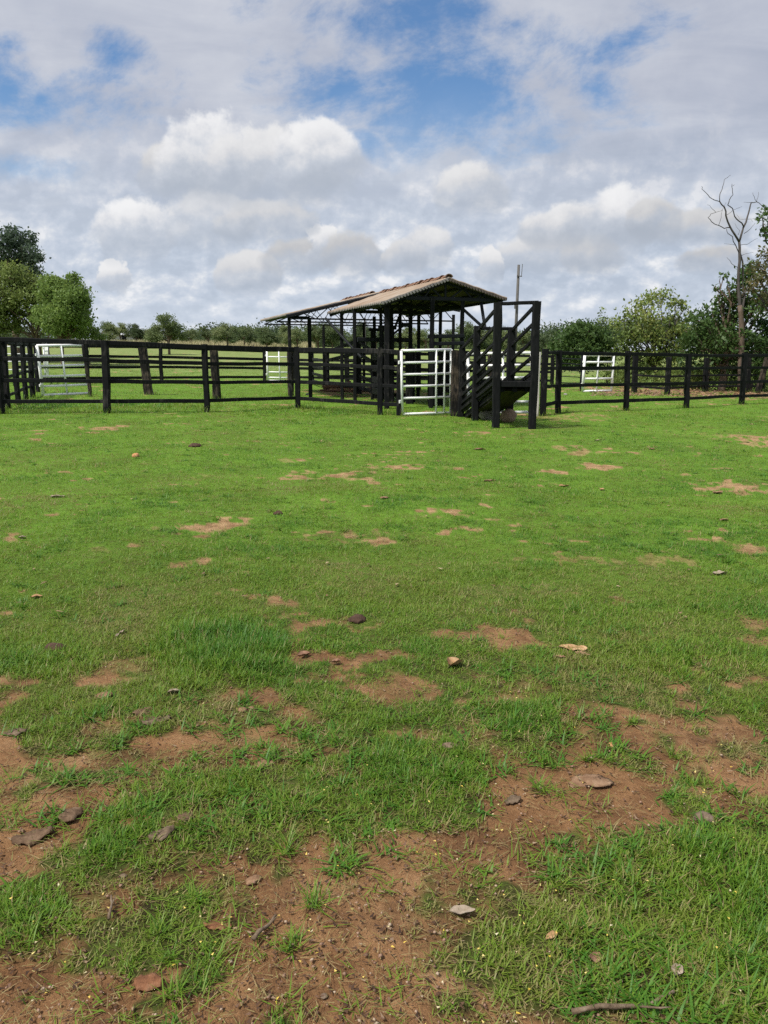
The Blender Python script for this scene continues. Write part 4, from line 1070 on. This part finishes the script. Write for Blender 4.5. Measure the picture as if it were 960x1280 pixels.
# ------------------------------------------------------------------ poles
def pole(px, Y, ty, r, label, lean=0.0, top=True):
    x = pt(px, 446, Y).x; b = gp(x, Y); t = pt(px, ty, Y); t.x += lean
    root = thing('utility_pole', b, label, 'utility pole', 'utility poles behind the paddock')
    m = MB(); tube(m, [b - Vector((0, 0, .4)), b.lerp(t, .5), t], [r, r * .9, r * .75], 10); m.build('pole_shaft', M_POLE, root, True)
    if top:
        c = b.lerp(t, .90); m = MB(); timber(m, c + Vector((-.10, -.1, .02)), c + Vector((.2, -.1, 0)), .04, .05, 2, .003); m.build('cross_arm', M_POLE, root)
        for dx, hh in ((-.08, .06), (.17, .65)):
            m = MB(); q = c + Vector((dx, -.1, .03)); tube(m, [q, q + Vector((.03, 0, hh))], .018, 6); m.build('insulator', M_POLE, root)
        m = MB(); q = b.lerp(t, .62); timber(m, q + Vector((-.12, -.2, 0)), q + Vector((-.12, -.2, .35)), .12, .12, 1, 0); m.build('junction_box', M_POLE, root)
pole(643, 46, 331, .10, 'grey utility pole rising behind the loading ramp', .25)
pole(456, 75, 397, .12, 'slim distant grey pole seen through the open shed', 0, False)

# ------------------------------------------------------------------ trees
DENS = 1.6
def leaves(name, clumps, per, size, mat, parent, spray=.30, droop=.0):
    """clumps: (x,y,z,r, squash, tone)"""
    org = np.array(parent.location) if parent else np.zeros(3)
    P = []; T = []
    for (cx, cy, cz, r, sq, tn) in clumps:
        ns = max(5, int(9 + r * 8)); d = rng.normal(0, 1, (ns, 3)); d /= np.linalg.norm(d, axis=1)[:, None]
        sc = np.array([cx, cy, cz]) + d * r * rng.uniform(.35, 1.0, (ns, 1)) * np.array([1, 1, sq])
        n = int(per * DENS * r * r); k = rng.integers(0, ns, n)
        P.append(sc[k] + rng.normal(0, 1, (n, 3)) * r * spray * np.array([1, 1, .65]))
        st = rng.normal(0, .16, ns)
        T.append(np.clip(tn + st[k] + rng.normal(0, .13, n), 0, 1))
    P = np.concatenate(P); T = np.concatenate(T); n = len(P)
    a = rng.normal(0, 1, (n, 3)); a[:, 2] -= .25 + droop; a /= np.linalg.norm(a, axis=1)[:, None]
    b = rng.normal(0, 1, (n, 3)); b = np.cross(a, b); b /= np.linalg.norm(b, axis=1)[:, None]
    c = np.cross(a, b)
    L = size * rng.uniform(.6, 1.35, n)[:, None]; W = L * rng.uniform(.38, .6, n)[:, None]
    p0 = P; p2 = P + a * L; m = P + a * L * .5
    v = np.stack([p0, m + b * W / 2 + c * L * .07, p2, m - b * W / 2 + c * L * .07], 1).reshape(-1, 3) - org
    f = np.arange(n * 4).reshape(-1, 4)
    return npmesh(name, v, f, mat, {'tone': np.repeat(T, 4)}, parent)

def limb(mb, a, b, r0, r1, wob=.12, n=5, sag=.0):
    a = Vector(a); b = Vector(b); L = (b - a).length; pts = []; rad = []
    for i in range(n + 1):
        u = i / n; p = a.lerp(b, u) + Vector((0, 0, math.sin(u * math.pi) * L * (.10 - sag)))
        if 0 < i < n: p += Vector((random.uniform(-1, 1), random.uniform(-1, 1), random.uniform(-1, 1))) * wob * L / n
        pts.append(p); rad.append(r0 + (r1 - r0) * u)
    tube(mb, pts, rad, 7); return pts

def tree(name, label, base, Y, clumps, per, size, lmat, tmat, trunk_r=.18, fork=None, trunks=None, group=None, sq=.85, spread=.5, cat='tree', extra=0):
    """base (px,py) on ground; clumps (px,py,rpx[,tone]) at depth Y"""
    x = pt(base[0], 446, Y).x; b = gp(x, Y)
    root = thing(name, b, label, cat, group)
    cl = []
    for c in clumps:
        r = c[2] * Y / F; reps = 1 + extra
        for k in range(reps):
            dy = random.uniform(-spread, spread) * max(1.0, r * 1.6) if k == 0 else random.choice((-1, 1)) * random.uniform(.8, 1.8) * r
            p = pt(c[0], c[1], Y + dy); tn = c[3] if len(c) > 3 else random.uniform(.3, .7)
            cl.append((p.x, p.y, p.z, r, sq, tn))
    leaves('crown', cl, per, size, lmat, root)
    mb = MB(); zc = sum(c[2] for c in cl) / len(cl)
    zf = fork if fork is not None else b.z + (zc - b.z) * .45
    top = Vector((b.x + random.uniform(-.2, .2), b.y, zf))
    trunk = limb(mb, b - Vector((0, 0, .3)), top, trunk_r, trunk_r * .75, .10, 5)
    for c in cl:
        st = trunk[random.choice((3, 4, 5, 5))]; q = Vector(c[:3])
        p = limb(mb, st, q, trunk_r * .42, trunk_r * .09, .25, 5)
        for _ in range(3):
            e = q + Vector((random.uniform(-1, 1), random.uniform(-1, 1), random.uniform(-.3, 1))).normalized() * c[3] * .85
            limb(mb, p[random.choice((3, 4))], e, trunk_r * .14, trunk_r * .03, .25, 4)
    for t in trunks or []:
        limb(mb, gp(x + t[0], Y + t[1]) - Vector((0, 0, .2)), Vector((x + t[2], Y + t[3], zf + t[4])), trunk_r * .7, trunk_r * .4, .1)
    mb.build('trunk', tmat, root, True)
    return root

G_L = 'trees at the corner of the pasture'
tree('tall_tree', 'tallest bluish dark tree with open ragged top behind the pasture corner', (22, 424), 70, [(14, 292, 11), (30, 300, 13), (8, 305, 16), (36, 318, 14), (22, 318, 16), (48, 322, 7), (5, 330, 16), (-15, 310, 18), (40, 338, 12), (20, 340, 20), (-20, 345, 22)], 360, .30, M_LDARK, M_TRUNK, .22, group=G_L, extra=0)
tree('broad_tree', 'wide mid green tree over thin trunks near the side fence', (45, 424), 60, [(10, 345, 20), (35, 352, 18), (5, 370, 22), (30, 375, 22), (48, 372, 16), (15, 395, 18), (40, 395, 16), (-20, 360, 26), (-15, 390, 24), (55, 392, 12), (22, 408, 10), (58, 372, 14), (60, 408, 12), (50, 355, 10), (2, 412, 14)], 520, .24, M_LMID, M_TRUNK, .16, group=G_L, trunks=[(-1.4, .3, -1.2, 0, .2), (1.0, -.3, 1.2, 0, .3), (.4, .2, .2, .1, .5)])
tree('bushy_tree', 'bright green bushy tree at the outer end of the corner trees', (78, 424), 56, [(66, 350, 10), (72, 360, 14), (88, 356, 12), (62, 372, 14), (82, 375, 18), (98, 368, 12), (103, 382, 10), (72, 393, 18), (95, 395, 16), (105, 402, 9), (62, 402, 12), (85, 410, 12), (52, 392, 12), (58, 362, 9), (92, 345, 6), (108, 374, 6), (70, 412, 12), (100, 414, 8)], 620, .22, M_LBRIGHT, M_TRUNK, .14, group=G_L, extra=1)
tree('shrub', 'low light green shrub at the foot of the bright bushy tree', (112, 426), 58, [(105, 415, 10), (118, 416, 9), (128, 420, 6), (92, 417, 9), (75, 419, 8)], 700, .2, M_LBRIGHT, M_TRUNK, .05, group=G_L, cat='shrub')

G_R = 'trees beyond the pen on the litter ground'
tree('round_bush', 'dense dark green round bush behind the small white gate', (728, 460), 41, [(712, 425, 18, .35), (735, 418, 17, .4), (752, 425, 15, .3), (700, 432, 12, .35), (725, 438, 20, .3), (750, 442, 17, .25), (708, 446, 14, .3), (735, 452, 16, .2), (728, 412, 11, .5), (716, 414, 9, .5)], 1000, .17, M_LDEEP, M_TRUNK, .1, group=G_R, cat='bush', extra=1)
tree('slender_tree', 'sparse thin-leaved sapling poking above the round bush', (760, 460), 42, [(752, 388, 5), (758, 402, 9), (768, 410, 10), (750, 400, 5), (764, 425, 12), (770, 440, 12)], 260, .16, M_LOLIVE, M_TRUNKG, .05, group=G_R)
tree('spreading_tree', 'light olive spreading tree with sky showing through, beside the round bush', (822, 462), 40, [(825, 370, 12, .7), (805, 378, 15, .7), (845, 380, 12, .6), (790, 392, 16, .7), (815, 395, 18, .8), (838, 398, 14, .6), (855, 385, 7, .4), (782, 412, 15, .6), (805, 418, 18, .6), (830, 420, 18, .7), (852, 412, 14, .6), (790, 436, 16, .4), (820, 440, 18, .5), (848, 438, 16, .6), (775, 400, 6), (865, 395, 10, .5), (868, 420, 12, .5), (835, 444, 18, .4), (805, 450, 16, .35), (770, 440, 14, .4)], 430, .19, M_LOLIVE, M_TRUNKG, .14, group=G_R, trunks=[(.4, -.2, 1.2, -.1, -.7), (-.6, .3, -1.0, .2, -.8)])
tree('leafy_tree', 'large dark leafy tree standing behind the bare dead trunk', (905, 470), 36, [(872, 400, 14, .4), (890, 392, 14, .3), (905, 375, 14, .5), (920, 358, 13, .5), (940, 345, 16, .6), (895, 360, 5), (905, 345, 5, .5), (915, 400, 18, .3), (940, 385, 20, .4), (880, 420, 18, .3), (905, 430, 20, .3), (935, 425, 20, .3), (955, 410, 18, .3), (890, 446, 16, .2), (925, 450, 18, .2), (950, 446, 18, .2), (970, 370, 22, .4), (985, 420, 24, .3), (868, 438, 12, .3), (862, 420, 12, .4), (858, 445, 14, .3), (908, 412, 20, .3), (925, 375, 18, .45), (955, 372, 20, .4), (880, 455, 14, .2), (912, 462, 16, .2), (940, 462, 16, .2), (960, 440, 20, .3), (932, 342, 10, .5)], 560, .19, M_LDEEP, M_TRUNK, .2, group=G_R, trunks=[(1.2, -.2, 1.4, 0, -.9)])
tree('withered_tree', 'brownish half-withered tree at the frame edge above the dead branches', (985, 480), 33, [(945, 330, 12, .5), (960, 318, 13, .6), (952, 350, 14, .6), (970, 345, 18, .6), (940, 360, 10, .7), (958, 375, 14, .5), (985, 330, 20, .5), (980, 380, 20, .5)], 420, .15, M_LRUST, M_TRUNKG, .18, group=G_R)
tree('tall_tree', 'dark green treetop leaning in at the frame edge above the withered tree', (1010, 480), 31, [(953, 272, 7, .5), (962, 262, 9, .5), (958, 286, 9, .4), (972, 280, 14, .4), (990, 265, 16, .4), (968, 298, 9, .4), (1000, 300, 22, .4)], 620, .17, M_LDEEP, M_TRUNKG, .2, group=G_R)

def dead_tree():
    Y = 30.5; c = lambda zx, zy: (860 + zx / 5.12, 200 + zy / 5.12)
    b = at(926, 490); Y = b.y
    root = thing('dead_tree', b, 'bare dead tree with brown trunk and crooked grey branches', 'tree', G_R)
    def poly(pts, r0, r1, name=None, mb=None, y0=0.0, y1=0.0):
        P = []; n = len(pts)
        for i, (zx, zy) in enumerate(pts):
            px, py = c(zx, zy); P.append(pt(px, py, Y + y0 + (y1 - y0) * i / (n - 1) + random.uniform(-.05, .05)))
        Q = [P[0]]
        for i in range(n - 1):
            Q += [P[i].lerp(P[i + 1], .5) + Vector((random.uniform(-.02, .02), random.uniform(-.05, .05), random.uniform(-.02, .02))), P[i + 1]]
        rad = [r0 + (r1 - r0) * i / (len(Q) - 1) for i in range(len(Q))]
        tube(mb, Q, rad, 8)
    t = MB(); poly([(338, 1490), (340, 1280), (344, 1120), (341, 1020), (330, 930)], .165, .10, mb=t)
    t.build('trunk', M_TRUNKB, root, True)
    B = [([(341, 1060), (326, 850), (325, 700), (330, 600), (328, 525)], .10, .065, 0, 0), ([(344, 1030), (360, 880), (352, 700), (335, 600)], .075, .04, .0, .1), ([(328, 525), (355, 430), (378, 370), (395, 310), (405, 272)], .06, .03, 0, .5), ([(405, 272), (440, 268), (470, 290), (500, 310)], .025, .010, .5, .8),
         ([(440, 268), (425, 235), (415, 208)], .013, .006, .6, .6), ([(440, 268), (447, 240), (452, 205)], .013, .006, .6, .9), ([(405, 272), (380, 272), (355, 270)], .012, .005, .5, .3),
         ([(328, 525), (298, 475), (268, 425), (242, 355), (232, 300), (203, 266)], .058, .028, 0, -.4), ([(203, 266), (140, 240), (110, 205), (88, 185), (88, 168)], .022, .008, -.4, -.8), ([(203, 266), (205, 215), (222, 170), (232, 125), (272, 97)], .024, .008, -.4, -.1),
         ([(355, 425), (325, 390), (298, 360), (285, 310), (254, 288), (265, 255), (288, 222), (284, 185), (282, 152)], .035, .010, .1, -.3), ([(282, 168), (298, 158)], .010, .005, -.3, -.3),
         ([(266, 432), (232, 438), (200, 420), (150, 395), (128, 368), (146, 345), (178, 335)], .028, .010, -.1, -.7), ([(178, 335), (150, 308), (122, 285)], .012, .006, -.7, -.8), ([(178, 335), (215, 325), (245, 270)], .010, .005, -.7, -.6), ([(196, 418), (212, 370), (220, 320)], .014, .007, -.4, -.2),
         ([(243, 355), (290, 320), (345, 298)], .014, .006, -.3, .2), ([(360, 470), (400, 440), (430, 405)], .018, .006, .2, .6), ([(372, 378), (330, 380), (310, 345)], .008, .004, .3, .3), ([(372, 380), (410, 378), (425, 372)], .010, .005, .3, .4),
         ([(330, 600), (305, 545), (285, 490), (255, 470), (246, 440)], .03, .010, 0, -.5), ([(302, 545), (270, 540), (230, 535)], .010, .004, -.1, -.6), ([(335, 545), (380, 540), (445, 500)], .016, .006, .1, .8), ([(325, 690), (280, 665), (250, 625)], .018, .007, 0, -.6),
         ([(350, 870), (385, 800), (410, 740)], .045, .018, 0, .4), ([(320, 480), (330, 450), (300, 405)], .012, .005, -.1, .1), ([(338, 620), (370, 600), (420, 590)], .014, .006, 0, .4)]
    for (p, r0, r1, y0, y1) in B:
        m = MB(); poly(p, r0 * .78, r1 * .85, mb=m, y0=y0, y1=y1); m.build('branch', M_TRUNKG, root, True)
dead_tree()

# far trees: a few kinds, copied
def far_proto(i, shape):
    root = thing('far_tree', (0, 0, 0), 'far tree', 'tree', 'trees along the far edge of the pasture')
    cl = []
    n = random.randint(7, 11)
    for k in range(n):
        a = random.random() * 6.28; rr = random.uniform(.1, 1) ** .6; z = random.uniform(0, 1)
        w = {'round': 2.6, 'wide': 3.8, 'tall': 1.9}[shape] * (1 - .45 * z); h = {'round': 3.0, 'wide': 2.2, 'tall': 4.4}[shape]
        cl.append((math.cos(a) * rr * w, math.sin(a) * rr * w, {'round': 2.2, 'wide': 2.2, 'tall': 2.0}[shape] + z * h, random.uniform(.9, 1.6), .8, random.uniform(.2, .75)))
    leaves('crown', cl, 420, .25, M_LFAR, root, .22)
    mb = MB(); limb(mb, (0, 0, -.4), (0, 0, 3.0), .2, .13)
    for c in cl: limb(mb, (0, 0, random.uniform(1.4, 3.0)), c[:3], .09, .03, .2)
    mb.build('trunk', M_TRUNK, root, True)
    return root
protos = [far_proto(i, s) for i, s in enumerate(['round', 'wide', 'tall', 'round', 'wide', 'round'])]
used = set()
def far_tree(kind, px, Y, top_py, label, wide=1.0):
    p = protos[kind]; x = pt(px, 446, Y).x; b = gp(x, Y); h = (pt(px, top_py, Y).z - b.z)
    hh = max(v.co.z for v in p.children[0].data.vertices) if 'h' not in p else p['h']
    p['h'] = hh
    if kind in used:
        r = p.copy(); link(r)
        for ch in p.children: c = ch.copy(); link(c); c.parent = r
    else: r = p; used.add(kind)
    s = h / hh
    r.location = b; r.scale = (s * wide, s * wide, s); r.rotation_euler = (0, 0, random.random() * 6.28); r['label'] = label
    return r
FT = [(1, 130, 130, 399, 'low wide far tree just past the bright bushy tree', 1.0), (3, 152, 150, 402, 'small round far tree above the dry grass, in a short row', .9), (0, 172, 150, 403, 'faint far tree beside the pale farm roof', 1.0), (5, 190, 150, 406, 'smallest far tree before the lone spreading one', .8),
      (0, 212, 88, 390, 'lone dark far tree with a visible trunk on the dry grass', 1.05), (1, 240, 140, 409, 'low far tree just past the lone dark one', 1.2), (3, 262, 130, 407, 'squat far tree at the start of the continuous treeline', 1.0), (5, 285, 112, 402, 'big round dark far tree over the middle fence span', 1.15),
      (4, 306, 125, 406, 'wide far tree joined to the big round dark one', 1.1), (0, 334, 110, 407, 'round pale far tree above the small distant gate', 1.2), (2, 356, 130, 405, 'narrow far tree by the outermost shed post', 1.3), (1, 372, 120, 408, 'spreading far tree framed by the outermost two shed posts', 1.1),
      (3, 398, 105, 404, 'full round far tree framed below the rear roof', 1.1), (5, 416, 105, 402, 'lumpy far tree under the diagonal shed brace', 1.0), (2, 450, 120, 400, 'tall pointed far tree behind the cattle race beam', 1.2), (4, 470, 118, 406, 'flat-topped far tree behind the squeeze pen', 1.0),
      (0, 507, 120, 407, 'round far tree above the closed white gate', 1.1), (1, 532, 125, 409, 'low far tree behind the shed crossbeams', 1.0), (3, 560, 120, 411, 'far tree showing between the paired crossbeams', 1.2), (5, 596, 85, 400, 'dark rounded far tree rising behind the upper ramp rails', 1.2),
      (4, 622, 95, 408, 'wide far tree seen past the near corner post of the ramp', 1.0), (2, 655, 110, 412, 'far tree next to the utility pole', 1.4), (0, 675, 95, 420, 'light green far tree beside the outer ramp post', 1.1), (3, 690, 80, 425, 'little far tree beside the dark round bush', .9)]
for f in FT: far_tree(*f)

def far_wood():
    n = 300; xs = rng.uniform(-170, 170, n); ys = rng.uniform(165, 230, n)
    cl = []
    for x, y in zip(xs, ys):
        g = float(gsm(x, y)); r = random.uniform(2.0, 4.0)
        hill = 2.0 * math.exp(-((x - 48) / 26) ** 2) + (float(vnoise(x * .06, 3.0, 5)) - .55) * 4.5
        cl.append((x, y, g + r * .55 + hill, r, .8, random.uniform(.1, .6)))
    o = leaves('far_wood', cl, 60, .62, M_LFAR, None, .34)
    tag(o, 'continuous green wood closing off the far pasture', 'woodland', kind='stuff')
far_wood()
def undergrowth():
    cl = []
    for k in range(150):
        px = random.uniform(760, 1010); Y = random.uniform(36, 47); x = pt(px, 446, Y).x
        cl.append((x, Y, float(gsm(x, Y)) + random.uniform(.15, .9), random.uniform(.25, .55), .8, random.uniform(.2, .7)))
    o = leaves('undergrowth', cl, 420, .14, M_LOLIVE, None, .34); tag(o, 'tangled low undergrowth below the pen-side trees', 'undergrowth', kind='stuff')
undergrowth()
def litter():
    n = 2600; px = rng.uniform(735, 1000, n); Y = rng.uniform(29.5, 36, n); x = (px - 480) / F * Y
    blades('leaf_litter', x, Y, rng.uniform(.06, .16, n), rng.uniform(.05, .1, n), rng.uniform(0, 1, n), rng.uniform(1.1, 1.5, n), rng.uniform(0, .2, n), 1, M_LITTER, 'brown fallen leaves covering the ground below the trees', 'leaf litter', zoff=.02)
M_LITTER = mat_leaf('litter', [(0, (.10, .05, .035)), (.6, (.20, .11, .075)), (1, (.30, .2, .14))], .1)
litter()

def farm_building(px, Y, w, label):
    x = pt(px, 446, Y).x; b = gp(x, Y); root = thing('farm_building', b, label, 'building', 'pale farm buildings far off')
    m = MB(); h = 1.9
    v = [b + Vector((sx * w, sy * 2.5, z)) for z in (-.3, h) for (sx, sy) in ((-1, -1), (1, -1), (1, 1), (-1, 1))]
    m.add(v, [(0, 1, 5, 4), (1, 2, 6, 5), (2, 3, 7, 6), (3, 0, 4, 7), (4, 5, 6, 7)]); m.build('wall', M_WALL, root)
    m = MB(); e = .4
    v = [b + Vector((sx * (w + e), y, z)) for (y, z) in ((-3.0, h + .02), (0, h + .9), (3.0, h + .02)) for sx in (-1, 1)]
    v += [q + Vector((0, 0, .12)) for q in v]
    m.add(v, [(0, 1, 3, 2), (2, 3, 5, 4), (6, 8, 9, 7), (8, 10, 11, 9), (0, 6, 7, 1), (4, 5, 11, 10), (0, 2, 8, 6), (2, 4, 10, 8), (1, 7, 9, 3), (3, 9, 11, 5)]); m.build('roof', M_WALLROOF, root)
    m = MB(); timber(m, b + Vector((.3, -2.52, 0)), b + Vector((.3, -2.52, 2)), .9, .06, 1, 0); m.build('door', M_BLACK2, root)
m_, nt_, out_ = newmat('pale_wall'); principled(nt_, out_, ramp(nt_, noise_tex(nt_, geo(nt_), 1.5), [(.3, (.5, .49, .46)), (.7, (.7, .69, .66))]), .9); M_WALL = m_
m_, nt_, out_ = newmat('pale_sheet_roof'); principled(nt_, out_, ramp(nt_, noise_tex(nt_, geo(nt_), 1.2), [(.3, (.42, .44, .47)), (.7, (.6, .62, .65))]), .6); M_WALLROOF = m_
farm_building(160, 158, 2.2, 'small pale farm building with a grey roof among far trees')

# ------------------------------------------------------------------ render settings
vs = scene.view_settings; vs.view_transform = 'Standard'; vs.look = 'None'; vs.gamma = 1; vs.exposure = .8; vs.use_curve_mapping = False
scene.render.engine = 'CYCLES'
cy = scene.cycles; cy.max_bounces = 5; cy.diffuse_bounces = 3; cy.glossy_bounces = 2; cy.transmission_bounces = 3; cy.transparent_max_bounces = 4
cy.use_denoising = False; cy.use_adaptive_sampling = True; cy.adaptive_threshold = .02
scene.render.resolution_x = 768; scene.render.resolution_y = 1024
